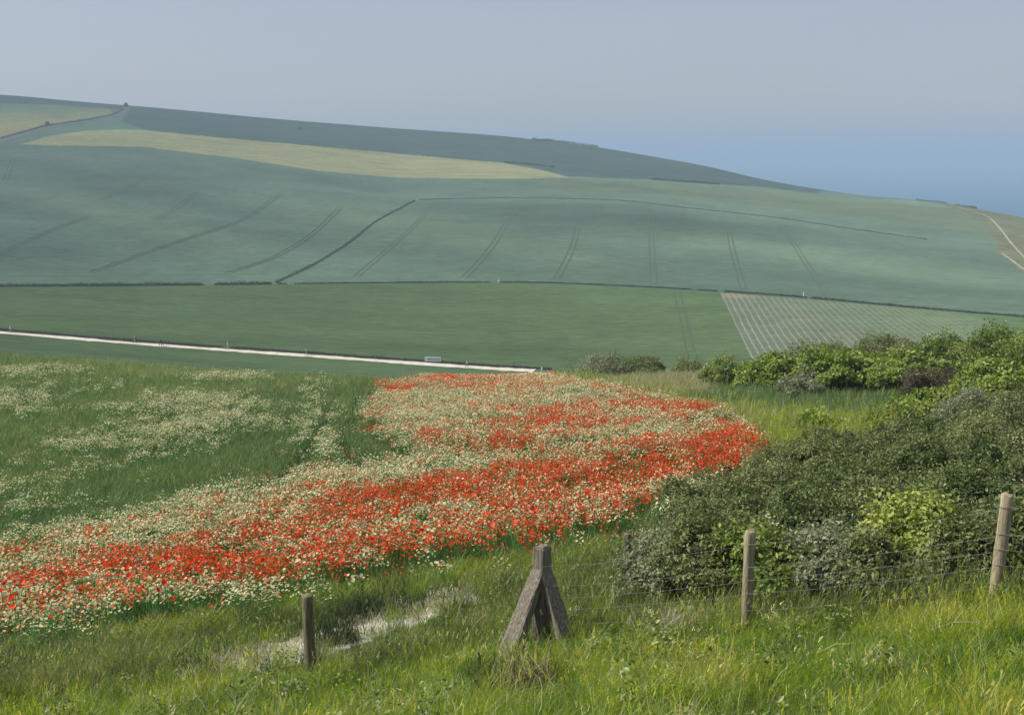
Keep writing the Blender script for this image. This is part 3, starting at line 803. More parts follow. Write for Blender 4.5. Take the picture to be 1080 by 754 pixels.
for i, t in enumerate(lv):
    c = Vector((gC.x+0.05, gC.y-0.12, gC.z + hC*(0.86*t+0.06))) - gM
    m_ = postpt(gM, hM, 0.03, t); r_ = postpt(gR, hR, 0.035, t); x_ = Vector((gX.x, gX.y-0.07, gX.z + 1.2*t)) - gM
    segs = wire_run(c, m_, 0.035, rad=0.0016) + wire_run(m_, r_, 0.03, rad=0.0016) + wire_run(r_, x_, 0.03, rad=0.0016)
    for g, h, ln, rd in ((gM, hM, 0.03, 0.069), (gR, hR, 0.035, 0.068)):      # wrapped once round each post
        ctr = Vector((g.x + math.tan(ln)*h*t, g.y, g.z + h*t)) - gM
        ring = [ctr + Vector((rd*math.cos(k*math.pi/5), rd*math.sin(k*math.pi/5), 0.004*math.sin(k))) for k in range(11)]
        segs += [(ring[k], 0.003, ring[k+1], 0.003) for k in range(10)]
    if i == 0:
        vs, fs = tubes(segs, 4); link('wire', mesh_np('wire', vs, fs, 4), m_wire, fence)
    else:
        net += segs
for (g0, h0, l0), (g1, h1, l1) in (((gM, hM, .03), (gR, hR, .035)), ((gR, hR, .035), (gX, 1.2, 0))):
    n = 16
    for k in range(1, n):
        t = k/n
        a = postpt(g0, h0, l0, 0.20).lerp(postpt(g1, h1, l1, 0.20), t) - Vector((0, 0, 0.12*t*(1-t)))
        b = postpt(g0, h0, l0, 0.66).lerp(postpt(g1, h1, l1, 0.66), t) - Vector((0, 0, 0.12*t*(1-t)))
        net += wire_run(a, b, 0, 3, 0.0009)
vs, fs = tubes(net, 3)
link('netting', mesh_np('netting', vs, fs, 4), m_wire, fence)
tp = Vector((gM.x + 0.03*hM, gM.y, gM.z+hM)) - gM
st = [tp + Vector((-0.07, 0.0, 0.0)), tp + Vector((-0.04, -0.01, 0.055)), tp + Vector((0.02, -0.02, 0.06)), tp + Vector((0.06, -0.03, 0.0)), tp + Vector((0.085, -0.04, -0.07))]
vs, fs = tubes([(st[i], 0.007-0.001*i, st[i+1], 0.006-0.001*i) for i in range(4)], 4)
link('straw', mesh_np('straw', vs, fs, 4), m_straw, fence)

# single posts
gL = at(328, 14.8); hL = height_at(328, 14.8, 628)
o = link('fence_post', round_post(hL, 0.086), m_wood_d, None, True); o.location = gL; o.rotation_euler = (0, -0.01, 0)
tag(o, 'dark weathered round wooden post standing alone in long grass left of the braced post', 'post')
gS = at(661, 18.6); hS = height_at(661, 18.6, 563)
o = link('fence_post', round_post(hS, 0.065), m_wood_d, None, True); o.location = gS
tag(o, 'short dark post half hidden in scrub behind the wire fence', 'post')

# braced strainer post: square shaft, two slanting struts
def bar_mesh(p0, p1, w0, w1, d0, d1, side):
    """tapered square bar from p0 to p1, 'side' roughly gives its width direction"""
    ax = (p1-p0).normalized(); s = (side - ax*side.dot(ax)).normalized(); u = ax.cross(s)
    bm = bmesh.new(); rings = []
    for k in range(7):
        t = k/6; c = p0.lerp(p1, t); w = (w0+(w1-w0)*t)/2; d = (d0+(d1-d0)*t)/2
        ch = 0.2
        ring = []
        for sx, sy in ((-1, -1+ch), (-1+ch, -1), (1-ch, -1), (1, -1+ch), (1, 1-ch), (1-ch, 1), (-1+ch, 1), (-1, 1-ch)):
            ring.append(bm.verts.new(c + s*w*sx + u*d*sy + Vector(rng.normal(size=3)*0.004)))
        rings.append(ring)
    for a, b in zip(rings[:-1], rings[1:]):
        for i in range(8):
            j = (i+1) % 8; bm.faces.new((a[i], a[j], b[j], b[i]))
    bm.faces.new(rings[0][::-1]); bm.faces.new(rings[-1])
    bmesh.ops.recalc_face_normals(bm, faces=bm.faces)
    me = bpy.data.meshes.new('bar'); bm.to_mesh(me); bm.free(); return me
braced = empty('braced_post', gC)
tag(braced, 'squat grey strainer post propped by two slanting struts in the grass', 'post')
q = R(38); sd_ = Vector((math.cos(q), -math.sin(q), 0))
sh = hC
link('shaft', bar_mesh(Vector((0.05, 0, -0.4)), Vector((0.055, 0, sh)), 0.19, 0.185, 0.19, 0.185, sd_), m_conc, braced)
capm = bar_mesh(Vector((0.055, 0, sh-0.002)), Vector((0.055, 0, sh+0.03)), 0.18, 0.12, 0.18, 0.12, sd_)
link('cap', capm, m_conc, braced)
def gz(x, y): return float(H(gC.x+x, gC.y+y)) - gC.z
e1 = Vector((-0.42, -0.30, 0)); e1.z = gz(e1.x, e1.y) - 0.10
e2 = Vector((0.40, -0.34, 0)); e2.z = gz(e2.x, e2.y) - 0.06
link('strut', bar_mesh(e1, Vector((0.035, -0.02, sh*0.79)), 0.29, 0.19, 0.13, 0.12, Vector((0.75, -0.65, 0.2))), m_conc, braced)
link('strut', bar_mesh(e2, Vector((0.075, -0.02, sh*0.79)), 0.24, 0.17, 0.11, 0.11, Vector((0.8, 0.6, 0.2))), m_conc, braced)

# ------------------------------------------------------------------ far small things by the path
m_white = solid_material('white_paint', [(0.3, (0.70, 0.70, 0.66)), (0.7, (0.80, 0.80, 0.77))], 3, 0.7)
m_board = solid_material('pale_board_paint', [(0.3, (0.50, 0.56, 0.60)), (0.7, (0.62, 0.67, 0.70))], 1.5, 0.6)
m_band = solid_material('slate_band_paint', [(0.45, (0.12, 0.15, 0.17)), (0.55, (0.40, 0.45, 0.48))], 6, 0.7, (1, 1, 0.2))
def box(name, size, loc, m, parent, bev=0.02):
    bm = bmesh.new(); bmesh.ops.create_cube(bm, size=1)
    for v in bm.verts: v.co = Vector((v.co.x*size[0], v.co.y*size[1], v.co.z*size[2]))
    bmesh.ops.bevel(bm, geom=bm.edges[:], offset=min(bev, min(size)*0.3), segments=1, affect='EDGES')
    me = bpy.data.meshes.new(name); bm.to_mesh(me); bm.free()
    o = link(name, me, m, parent); o.location = loc; return o
g = hit(456.5, 382.6, 200, 420); pd = path_pts[len(path_pts)//2+20] - path_pts[len(path_pts)//2]
ang = math.atan2(pd.y, pd.x)
bd = empty('board', g, ang); tag(bd, 'long low pale board with a dark smudged band standing behind the gravel path', 'board')
box('panel', (4.3, 0.08, 1.25), (0, 0, 1.0), m_board, bd)
box('band', (3.5, 0.02, 0.42), (0.15, -0.052, 0.92), m_band, bd, 0.004)
for x_ in (-2.0, 0, 2.0): box('leg', (0.1, 0.1, 1.0), (x_, 0.1, 0.5), m_wood_d, bd)
for lab, px, py, h_ in (('white marker post at the right end of the gravel path', 571.5, 391.3, 1.25), ('small white marker on the hedge line in the middle of the valley', 526, 298.3, 1.5), ('small white marker post at the hedge above the ploughed rows', 847.5, 313.2, 1.9)):
    g = hit(px, py, 180, 600); r_ = empty('marker_post', g); tag(r_, lab, 'marker post', 'white marker posts')
    me = bpy.data.meshes.new('shaft'); bm = bmesh.new()
    bmesh.ops.create_cone(bm, segments=10, radius1=0.20, radius2=0.17, depth=h_, cap_ends=True)
    for v in bm.verts: v.co.z += h_/2 - 0.05
    bm.to_mesh(me); bm.free(); link('shaft', me, m_white, r_)
    me = bpy.data.meshes.new('cap'); bm = bmesh.new()
    bmesh.ops.create_cone(bm, segments=10, radius1=0.19, radius2=0.02, depth=0.12, cap_ends=True)
    for v in bm.verts: v.co.z += h_ + 0.01
    bm.to_mesh(me); bm.free(); link('cap', me, m_wood_d, r_)

def skinned(name, joints, edges, root_i, m, parent, sub=2):
    me = bpy.data.meshes.new(name)
    me.from_pydata([j[0] for j in joints], edges, [])
    o = bpy.data.objects.new(name, me); COL.objects.link(o)
    md = o.modifiers.new('s', 'SKIN'); md.use_smooth_shade = True
    for i, j in enumerate(joints):
        sv_ = me.skin_vertices[0].data[i]; sv_.radius = (j[1], j[2] if len(j) > 2 else j[1]); sv_.use_root = (i == root_i)
    s_ = o.modifiers.new('u', 'SUBSURF'); s_.levels = sub; s_.render_levels = sub
    dg = bpy.context.evaluated_depsgraph_get(); dg.update()
    me2 = bpy.data.meshes.new_from_object(o.evaluated_get(dg)); me2.name = name
    o.modifiers.clear(); o.data = me2; bpy.data.meshes.remove(me)
    me2.materials.clear(); me2.materials.append(m); o.parent = parent
    return o
def cloth(c): return solid_material('cloth', [(0.3, tuple(0.8*k for k in c)), (0.7, c)], 9, 0.95)
m_skin = solid_material('skin', [(0.3, (0.42, 0.25, 0.18)), (0.7, (0.50, 0.31, 0.23))], 6, 0.6)
m_hair = solid_material('dark_hair', [(0.3, (0.02, 0.015, 0.01)), (0.7, (0.05, 0.035, 0.02))], 20, 0.7)
m_hairp = solid_material('pale_hat', [(0.3, (0.55, 0.52, 0.45)), (0.7, (0.66, 0.63, 0.55))], 20, 0.8)
def person(label, px, py, face, top, legs, stride, pack=None, hair=None, ph=1.15):
    g = hit(px, py, 180, 480); root = empty('person', g, face); tag(root, label, 'person', 'walkers along the gravel path')
    s = stride
    hip = (0, 0, 0.93)
    def leg(sx, f):   # x sideways, +y is ahead
        fy = 0.36*s*f
        return [(0.09*sx, 0, 0.90), (0.10*sx, 0.5*fy+0.05*s, 0.50), (0.10*sx, fy, 0.09), (0.10*sx, fy+0.14, 0.04)]
    def arm(sx, f):
        fy = -0.22*s*f
        return [(0.19*sx, 0, 1.42), (0.25*sx, 0.5*fy-0.03, 1.16), (0.25*sx, fy+0.06, 0.93), (0.25*sx, fy+0.10, 0.83)]
    J = [(hip, 0.14, 0.10), ((0, 0, 1.18), 0.13, 0.09), ((0, 0, 1.40), 0.15, 0.09), ((0, 0.01, 1.50), 0.055), ((0, 0.02, 1.58), 0.075), ((0, 0.02, 1.68), 0.08)]
    E = [(0, 1), (1, 2), (2, 3), (3, 4), (4, 5)]
    n = len(J); J.append(((0, 0.105, 1.62), 0.018)); E.append((4, n))        # nose
    for sx, f in ((-1, 1), (1, -1)):
        b = len(J); pts = leg(sx, f); J += [(pts[0], 0.085), (pts[1], 0.058), (pts[2], 0.04), (pts[3], 0.035)]
        E += [(0, b), (b, b+1), (b+1, b+2), (b+2, b+3)]
        b = len(J); pts = arm(sx, f); J += [(pts[0], 0.05), (pts[1], 0.042), (pts[2], 0.034), (pts[3], 0.03)]
        E += [(2, b), (b, b+1), (b+1, b+2), (b+2, b+3)]
        hp = pts[3]; hb_ = b+3
        for q in range(4):
            k = len(J); J.append(((hp[0]+0.004*sx, hp[1]+0.03-0.02*q, hp[2]-0.09+0.008*abs(q-1)), 0.009)); E.append((hb_, k))
        k = len(J); J.append(((hp[0]-0.02*sx, hp[1]+0.05, hp[2]-0.04), 0.01)); E.append((hb_, k))
    body = skinned('body', J, E, 0, m_skin, root)
    J = [((0, 0, 0.90), 0.155, 0.115), ((0, 0, 1.18), 0.155, 0.115), ((0, 0, 1.41), 0.17, 0.11)]; E = [(0, 1), (1, 2)]
    for sx, f in ((-1, 1), (1, -1)):
        b = len(J); pts = arm(sx, f); J += [(pts[0], 0.068), (pts[1], 0.058), (pts[2], 0.047)]; E += [(2, b), (b, b+1), (b+1, b+2)]
    skinned('jacket', J, E, 1, top, root)
    J = [((0, 0, 0.96), 0.15, 0.115)]; E = []
    for sx, f in ((-1, 1), (1, -1)):
        b = len(J); pts = leg(sx, f); J += [(pts[0], 0.10), (pts[1], 0.075), (pts[2], 0.058)]; E += [(0, b), (b, b+1), (b+1, b+2)]
    skinned('trousers', J, E, 0, legs, root)
    bm = bmesh.new(); bmesh.ops.create_uvsphere(bm, u_segments=14, v_segments=9, radius=1)
    bmesh.ops.delete(bm, geom=[v for v in bm.verts if v.co.z < -0.1 and v.co.y > -0.3], context='VERTS')
    for v in bm.verts: v.co = Vector((v.co.x*0.098, v.co.y*0.108+0.005, v.co.z*0.10+1.67))
    me = bpy.data.meshes.new('hair'); bm.to_mesh(me); bm.free(); link('hair', me, hair or m_hair, root, True)
    if pack:
        o = box('rucksack', (0.30, 0.18, 0.46), (0, -0.19, 1.22), pack, root, 0.05)
    root.scale = (ph, ph, ph)
    return root
wt = cloth((0.80, 0.80, 0.76)); dk = cloth((0.02, 0.022, 0.026)); gy = cloth((0.20, 0.23, 0.27)); be = cloth((0.42, 0.38, 0.30)); nv_ = cloth((0.03, 0.04, 0.07)); gn = cloth((0.10, 0.11, 0.09))
ar = ang
person('person in a pale top near the left end of the gravel path', 11, 351.2, ar-1.57, wt, gy, 0.9, hair=m_hairp)
person('person in a pale hat and beige top beside a dark patch of hedge', 142.5, 362.6, ar+1.57, be, gy, 0.8, dk, m_hairp)
person('person dressed all in black with a black rucksack on the path', 169.4, 365.2, ar+1.57, dk, dk, 1.0, dk)
person('second person in black walking close beside the one with a rucksack', 171.2, 364.6, ar+1.57, dk, nv_, 0.7)
person('person in a white top on the far verge of the path', 240.2, 368.0, ar-1.57, wt, be, 0.6, hair=m_hairp)
person('person in beige walking on the path left of the pale board', 323, 375.8, ar-1.57, be, be, 0.9, None, m_hairp)
person('person in white top and black trousers right of the pale board', 492.5, 388.0, ar+1.57, wt, dk, 0.9, ph=1.2)
person('person in grey on the far verge near the right end of the path', 541, 387.8, ar+1.57, gy, gn, 0.5, nv_)

# ------------------------------------------------------------------ grass, flowers (uncountable)
PROTO = bpy.data.collections.new('plant_shapes')
def proto(name, me, m):
    o = bpy.data.objects.new(name, me); me.materials.append(m); PROTO.objects.link(o); return o
def blades_mesh(name, n, rad, h0, h1, w, bend, seg=3, shade=(0.75, 1.15), seed=0, heads=0.0, headc=(1.6, 1.4, 1.0)):
    r_ = np.random.default_rng(seed); vs, fs, cs = [], [], []
    for _ in range(n):
        a = r_.random()*6.283; d = rad*math.sqrt(r_.random()); x0, y0 = d*math.cos(a), d*math.sin(a)
        h = h0+(h1-h0)*r_.random(); az = r_.random()*6.283; bd_ = bend*(0.3+r_.random())*h; ta = r_.random()*6.283
        wx, wy = math.cos(ta)*w/2, math.sin(ta)*w/2; b = len(vs); sh = shade[0]+(shade[1]-shade[0])*r_.random()
        dry = r_.random() < 0.10
        for k in range(seg+1):
            t = k/seg; cx = x0+math.cos(az)*bd_*t*t; cy_ = y0+math.sin(az)*bd_*t*t; z_ = h*t*(1-0.25*bend*t)
            q = 1-0.9*t**1.5
            vs += [(cx-wx*q, cy_-wy*q, z_-0.03), (cx+wx*q, cy_+wy*q, z_-0.03)]
            c = np.array([sh, sh, sh])*(np.array([1.9, 1.45, 1.5]) if dry else 1)
            cs += [c, c]
        for k in range(seg): fs.append([b+2*k, b+2*k+1, b+2*k+3, b+2*k+2])
        if r_.random() < heads:
            tip = Vector((x0+math.cos(az)*bd_, y0+math.sin(az)*bd_, h*(1-0.25*bend)-0.03))
            for q in range(5):
                b = len(vs); o_ = Vector(r_.normal(size=3))*0.012; u = tip + o_*0.5 - Vector((0, 0, 0.014*q)); ww = w*0.75
                c = np.array(headc)*sh
                vs += [tuple(u+Vector((-ww, 0, 0))), tuple(u+Vector((0, ww, -0.012))), tuple(u+Vector((ww, 0, 0))), tuple(u+Vector((0, -ww, 0.022)))]
                cs += [c]*4; fs.append([b, b+1, b+2, b+3])
    return mesh_np(name, vs, np.array(fs), 4, np.array(cs))
def scatter(name, label, cat, P, prot, m, tint, scale, kind='stuff', lean=0.15):
    n = len(P)
    c = bpy.data.collections.new(name+'_shapes')
    for o in prot: c.objects.link(o)
    me = bpy.data.meshes.new(name); me.vertices.add(n); me.vertices.foreach_set('co', np.asarray(P, np.float32).reshape(-1))
    rot = np.stack([rng.normal(size=n)*lean, rng.normal(size=n)*lean, rng.random(n)*6.283], -1).astype(np.float32)
    a = me.attributes.new('rot', 'FLOAT_VECTOR', 'POINT'); a.data.foreach_set('vector', rot.reshape(-1))
    a = me.attributes.new('scl', 'FLOAT', 'POINT'); a.data.foreach_set('value', np.asarray(scale, np.float32))
    a = me.attributes.new('tint', 'FLOAT', 'POINT'); a.data.foreach_set('value', np.clip(tint, 0, 1).astype(np.float32))
    a = me.attributes.new('idx', 'INT', 'POINT'); a.data.foreach_set('value', rng.integers(0, len(prot), n).astype(np.int32))
    o = bpy.data.objects.new(name, me); COL.objects.link(o)
    ng = bpy.data.node_groups.new(name+'_nodes', 'GeometryNodeTree')
    ng.interface.new_socket('Geometry', in_out='INPUT', socket_type='NodeSocketGeometry'); ng.interface.new_socket('Geometry', in_out='OUTPUT', socket_type='NodeSocketGeometry')
    N = ng.nodes; gi = N.new('NodeGroupInput'); go = N.new('NodeGroupOutput')
    iop = N.new('GeometryNodeInstanceOnPoints'); ci = N.new('GeometryNodeCollectionInfo'); ci.inputs['Collection'].default_value = c
    ci.inputs['Separate Children'].default_value = True; ci.inputs['Reset Children'].default_value = True
    def na_(nm, ty):
        q = N.new('GeometryNodeInputNamedAttribute'); q.data_type = ty; q.inputs['Name'].default_value = nm; return q.outputs['Attribute']
    ng.links.new(gi.outputs[0], iop.inputs['Points']); ng.links.new(ci.outputs[0], iop.inputs['Instance'])
    iop.inputs['Pick Instance'].default_value = True
    ng.links.new(na_('idx', 'INT'), iop.inputs['Instance Index'])
    e2r = N.new('FunctionNodeEulerToRotation'); ng.links.new(na_('rot', 'FLOAT_VECTOR'), e2r.inputs[0]); ng.links.new(e2r.outputs[0], iop.inputs['Rotation'])
    ng.links.new(na_('scl', 'FLOAT'), iop.inputs['Scale'])
    ng.links.new(iop.outputs[0], go.inputs[0])
    md = o.modifiers.new('scatter', 'NODES'); md.node_group = ng
    tag(o, label, cat, kind=kind)
    return o
def sample(r0, r1, dens, az0=-27.5, az1=27.5, power=1.0):
    """random ground points, dens(r) plants per square metre"""
    ed = np.geomspace(r0, r1, 24); out = []
    for a, b in zip(ed[:-1], ed[1:]):
        ar_ = (R(az1)-R(az0))*(b*b-a*a)/2; n = int(ar_*dens((a+b)/2))
        r_ = np.sqrt(a*a+(b*b-a*a)*rng.random(n)); z_ = R(az0)+(R(az1)-R(az0))*rng.random(n)
        out.append(np.stack([r_*np.sin(z_), r_*np.cos(z_)], -1))
    P = np.vstack(out); zz = H(P[:, 0], P[:, 1])
    return np.column_stack([P, zz])

m_lush = leaf_material('lush_grass', [(0.065, 0.130, 0.012), (0.150, 0.262, 0.018), (0.262, 0.370, 0.030), (0.375, 0.385, 0.085)], 'inst', 0.45, 0.05)
m_long = leaf_material('long_grass', [(0.055, 0.090, 0.028), (0.130, 0.180, 0.056), (0.235, 0.280, 0.090), (0.40, 0.38, 0.20)], 'inst', 0.38, 0.04)
m_crop = leaf_material('field_grass', [(0.098, 0.172, 0.060), (0.142, 0.225, 0.078), (0.225, 0.295, 0.092), (0.35, 0.35, 0.18)], 'inst', 0.38, 0.03)
m_poppy = leaf_material('poppy_petal', [(0.64, 0.035, 0.015), (0.80, 0.095, 0.042), (0.86, 0.240, 0.140)], 'inst', 0.40, 0.0)
m_daisy = leaf_material('daisy_petal', [(0.56, 0.52, 0.36), (0.70, 0.66, 0.49), (0.80, 0.78, 0.66)], 'inst', 0.30, 0.0)
g_lush = [proto('lush_tuft', blades_mesh('lush_tuft', 50, 0.13, 0.07, 0.29, 0.0058, 0.7, 3, seed=i), m_lush) for i in range(5)]
g_stem = [proto('seed_tuft', blades_mesh('seed_tuft', 18, 0.15, 0.18, 0.48, 0.005, 0.5, 3, seed=30+i, heads=0.35), m_lush) for i in range(3)]
g_long = [proto('long_tuft', blades_mesh('long_tuft', 34, 0.20, 0.20, 0.62, 0.009, 0.45, 3, seed=50+i, heads=0.22), m_long) for i in range(5)]
g_crop = [proto('field_tuft', blades_mesh('field_tuft', 26, 0.36, 0.22, 0.55, 0.022, 0.5, 2, seed=70+i), m_crop) for i in range(5)]
g_dry = [proto('dry_tuft', blades_mesh('dry_tuft', 30, 0.16, 0.15, 0.5, 0.007, 0.9, 3, (0.9, 2.2), seed=90+i, heads=0.3), m_long) for i in range(3)]

def flower_cluster(name, n, rad, h0, h1, fr, kind, seed):
    r_ = np.random.default_rng(seed); vs, fs, cs = [], [], []
    for _ in range(n):
        a = r_.random()*6.283; d = rad*math.sqrt(r_.random()); c0 = Vector((d*math.cos(a), d*math.sin(a), h0+(h1-h0)*r_.random()))
        up = Vector((r_.normal()*0.45, r_.normal()*0.45, 1)).normalized(); t = up.orthogonal().normalized(); b = up.cross(t)
        f = fr*(0.55+0.9*r_.random()); k0 = len(vs); m = 8 if kind == 'poppy' else 7; sh = 0.8+0.35*r_.random()
        vs.append(tuple(c0)); cs.append((sh*0.9,)*3 if kind == 'poppy' else (sh*0.95, sh*0.80, 0.25))
        for i in range(m):
            an = 6.283*i/m; q = f*(0.8+0.35*r_.random())
            lift = (0.55 if kind == 'poppy' else 0.05)*f*(0.6+0.8*r_.random())
            vs.append(tuple(c0 + t*math.cos(an)*q + b*math.sin(an)*q + up*lift)); cs.append((sh,)*3)
        for i in range(m): fs.append((k0, k0+1+i, k0+1+(i+1) % m))
        s0 = len(vs); w = 0.004
        vs += [tuple(c0+Vector((-w, 0, 0))), tuple(c0+Vector((w, 0, 0))), (c0.x*0.9, c0.y*0.9, 0.0)]
        cs += [(0.12, 0.35, 0.12)]*3 if kind != 'poppy' else [(0.12, 2.2, 1.2)]*3
        fs.append((s0, s0+1, s0+2))
    return mesh_np(name, vs, np.array(fs), 3, np.array(cs))
f_poppy = [proto('poppy_cluster', flower_cluster('poppy_cluster', 8, 0.20, 0.36, 0.62, 0.0245, 'poppy', 100+i), m_poppy) for i in range(6)]
f_poppy1 = [proto('poppy_bloom', flower_cluster('poppy_bloom', 1, 0.03, 0.60, 0.85, 0.034, 'poppy', 130+i), m_poppy) for i in range(3)]
f_daisy = [proto('daisy_cluster', flower_cluster('daisy_cluster', 22, 0.22, 0.36, 0.62, 0.0205, 'daisy', 160+i), m_daisy) for i in range(6)]

def pix(P): return px_of(P[:, 0], P[:, 1], P[:, 2])
def pixh(P, h): return px_of(P[:, 0], P[:, 1], P[:, 2] + h)
def rlist(P): return np.hypot(P[:, 0], P[:, 1])
FENCE_AZ = [math.atan2(g.x, g.y) for g in (gL, gC, gM, gR)]; FENCE_R = [math.hypot(g.x, g.y) for g in (gL, gC, gM, gR)]
def fence_r(P):
    return np.interp(np.arctan2(P[:, 0], P[:, 1]), [-0.6, FENCE_AZ[0]] + FENCE_AZ[1:] + [0.6], [16.2, FENCE_R[0]] + FENCE_R[1:] + [11.5])

# near bank in front of the fence
P = sample(5.2, 17.5, lambda r: 74 if r < 10 else 58); px_, py_ = pix(P); r_ = rlist(P)
ok = (r_ < fence_r(P) + 0.35*rng.normal(size=len(P)) + 0.2) & ((fbm(P[:, 0]/0.7+31, P[:, 1]/0.7, 3) > 0.36) | (rng.random(len(P)) < 0.35))
P = P[ok]; r_ = r_[ok]
patch = fbm(P[:, 0]/1.4, P[:, 1]/1.4, 4); pt2 = fbm(P[:, 0]/0.5+9, P[:, 1]/0.5, 3)
tint = -0.10 + 1.05*patch + 0.55*(pt2-0.5) + 0.20*rng.normal(size=len(P))
sc = (0.55 + 0.75*pt2)*(0.8+0.4*rng.random(len(P)))
stem = rng.random(len(P)) < 0.13 + 0.25*(patch > 0.58)
hol = np.zeros(len(P), bool)
dk_ = at(560, 10.2)
dh = np.hypot((P[:, 0]-dk_.x), (P[:, 1]-dk_.y)*0.7)
hol = dh < 0.42
scatter('grass', 'short bright green grass on the near bank below the fence', 'grass', P[~stem & ~hol], g_lush, m_lush, tint[~stem & ~hol], sc[~stem & ~hol])
scatter('seeding_grass', 'thin seeding grass stems among the bright grass of the near bank', 'grass', P[stem & ~hol], g_stem, m_lush, (tint+0.22)[stem & ~hol], sc[stem & ~hol]*1.0)
dry = (rng.random(len(P)) < 0.10*(pt2 > 0.56)) & ~hol
scatter('dry_grass', 'dry straw coloured grass patches on the near bank', 'grass', P[dry], g_dry, m_long, 0.75+0.25*rng.random(dry.sum()), 0.5+0.4*rng.random(dry.sum()), lean=0.5)

# long rough grass between the fence and the flowers
P = sample(11.5, 34, lambda r: 30 if r < 18 else 22); px_, py_ = pix(P); r_ = rlist(P)
ok = (r_ > fence_r(P) + 0.25*rng.normal(size=len(P)))
jp = fbm(P[:, 0]/2, P[:, 1]/2, 3)
hx, hy = pixh(P, 0.5); ok &= ~inpoly(hx, hy, POPPY)
kx, ky = pixh(P, 0.38); ok &= ~(inpoly(kx + 16*(jp-0.5), ky + 8*(jp-0.5), CHALK) & (rng.random(len(P)) < 0.8))
ok &= ~(inpoly(px_ + 14*(jp-0.5), py_ + 8*(jp-0.5) + 3, CHALK) & (rng.random(len(P)) < 0.86))
ok &= ~((px_ > 650) & (r_ > fence_r(P) + 0.9) & (rng.random(len(P)) < 0.75))
P = P[ok]; px_ = px_[ok]; py_ = py_[ok]; r_ = r_[ok]; jp = jp[ok]
warm = np.clip((py_ < np.interp(px_, [0, 300, 560, 700], [705, 650, 612, 580])).astype(float), 0, 1)
isl = rng.random(len(P)) < 0.30 + 0.50*warm
tint = 0.0 + 0.75*jp + 0.22*rng.normal(size=len(P)) + 0.16*warm
scatter('long_grass', 'long dull green rough grass behind the fence', 'grass', P[~isl], g_long, m_long, tint[~isl], (0.6+0.5*rng.random(len(P)))[~isl])
scatter('meadow_grass', 'warm yellow-green meadow grass along the near edge of the poppies', 'grass', P[isl], g_lush, m_lush, (tint*0.8+0.22)[isl], (1.1+0.8*rng.random(len(P)))[isl])

# field grass: daisy meadow, flower field, brow and rough strip
P = sample(19, 118, lambda r: min(13.0, 13.0*(34/r)**1.1) if r > 34 else 13.0); px_, py_ = pixh(P, 0.5); r_ = rlist(P)
tl = np.minimum(dpoly(px_, py_, [(376, 492), (362, 462), (370, 430), (378, 404)]), dpoly(px_, py_, [(270, 512), (300, 490), (326, 465), (342, 438), (352, 408)]))
inP = inpoly(px_, py_, POPPY)
strip = inpoly(px_, py_, [(560, 385), (640, 398), (700, 412), (770, 425), (830, 432), (900, 432), (960, 440), (900, 470), (850, 480), (800, 470), (770, 436), (700, 423), (600, 404)])
pale = inpoly(px_, py_, [(645, 384), (760, 384), (750, 408), (690, 412), (640, 400)])
ok = (tl > np.clip(300/r_, 4.0, 9.0)) & (~inP | (rng.random(len(P)) < 0.30)) & ((r_ > 24) | inP | (px_ < 100))
P = P[ok]; px_ = px_[ok]; py_ = py_[ok]; r_ = r_[ok]; strip = strip[ok]; pale = pale[ok]; inP = inP[ok]; tl = tl[ok]
jp = fbm(P[:, 0]/7, P[:, 1]/7, 4)
tint = 0.02 + 0.55*jp + 0.12*rng.normal(size=len(P)) + 0.62*strip*(0.6+0.5*jp) + 0.75*pale + 0.22*np.clip((r_-30)/50, 0, 1)*~inP  # the rise with distance puts haze into the far grass colour
tint = np.where(inP, tint+0.05, tint)
sc = (0.75+0.5*rng.random(len(P)))*np.where(strip, 1.2, 1.0)*np.where(inP, 0.72, 1.0)*(1 + np.maximum(0, r_-40)/110)
ys = strip & (rng.random(len(P)) < 0.8)
scatter('rough_grass', 'rough yellow-green grass strip between the poppies and the far bushes', 'grass', P[ys], g_lush + g_stem, m_lush, (0.50+0.5*jp+0.15*rng.normal(size=len(P)))[ys], (2.0+0.9*rng.random(len(P)))[ys])
scatter('field_grass', 'green field grass among the daisies and poppies', 'grass', P, g_crop, m_crop, tint, sc)

# flower field
P = sample(19.5, 92, lambda r: 38.0 if r < 40 else 38.0*(40/r)**0.85); px_, py_ = pixh(P, 0.5); r_ = rlist(P)
wob = fbm(P[:, 0]/1.6, P[:, 1]/1.6, 4); big = fbm(P[:, 0]/6+40, P[:, 1]/6, 3); fin = fbm(P[:, 0]/0.55, P[:, 1]/0.55, 2)
ex = (34*(wob-0.5) + 9*rng.normal(size=len(P)))*np.clip(24/r_, 0.15, 1.2)
inP = inpoly(px_ + ex, py_ + 0.7*ex, POPPY)
B = lambda *a: blob(px_, py_, *a)
red = (0.05 + 0.75*B(500, 406, 60, 7) + 0.55*B(585, 440, 75, 13) + 1.15*B(690, 478, 120, 17, -8) + 1.0*B(640, 498, 85, 15, -5) + 0.9*B(755, 470, 50, 22)
       + 0.85*B(500, 512, 100, 16, -3) + 0.75*B(400, 525, 80, 14, -8) + 0.7*B(320, 560, 90, 18, -12) + 0.6*B(140, 588, 90, 14, -10) + 0.55*B(70, 625, 80, 16, -5)
       + 0.6*B(230, 600, 80, 12) + 0.5*B(570, 545, 60, 10) + 0.3*B(720, 440, 50, 12)
       - 0.55*B(420, 432, 55, 26) - 0.55*B(430, 496, 90, 9, -2) - 0.35*B(300, 530, 110, 9, -18) - 0.3*B(600, 418, 60, 8) - 0.35*B(130, 563, 130, 9, -10) - 0.35*B(650, 530, 70, 8, -12) - 0.3*B(520, 545, 60, 8) - 0.4*B(420, 470, 50, 12))
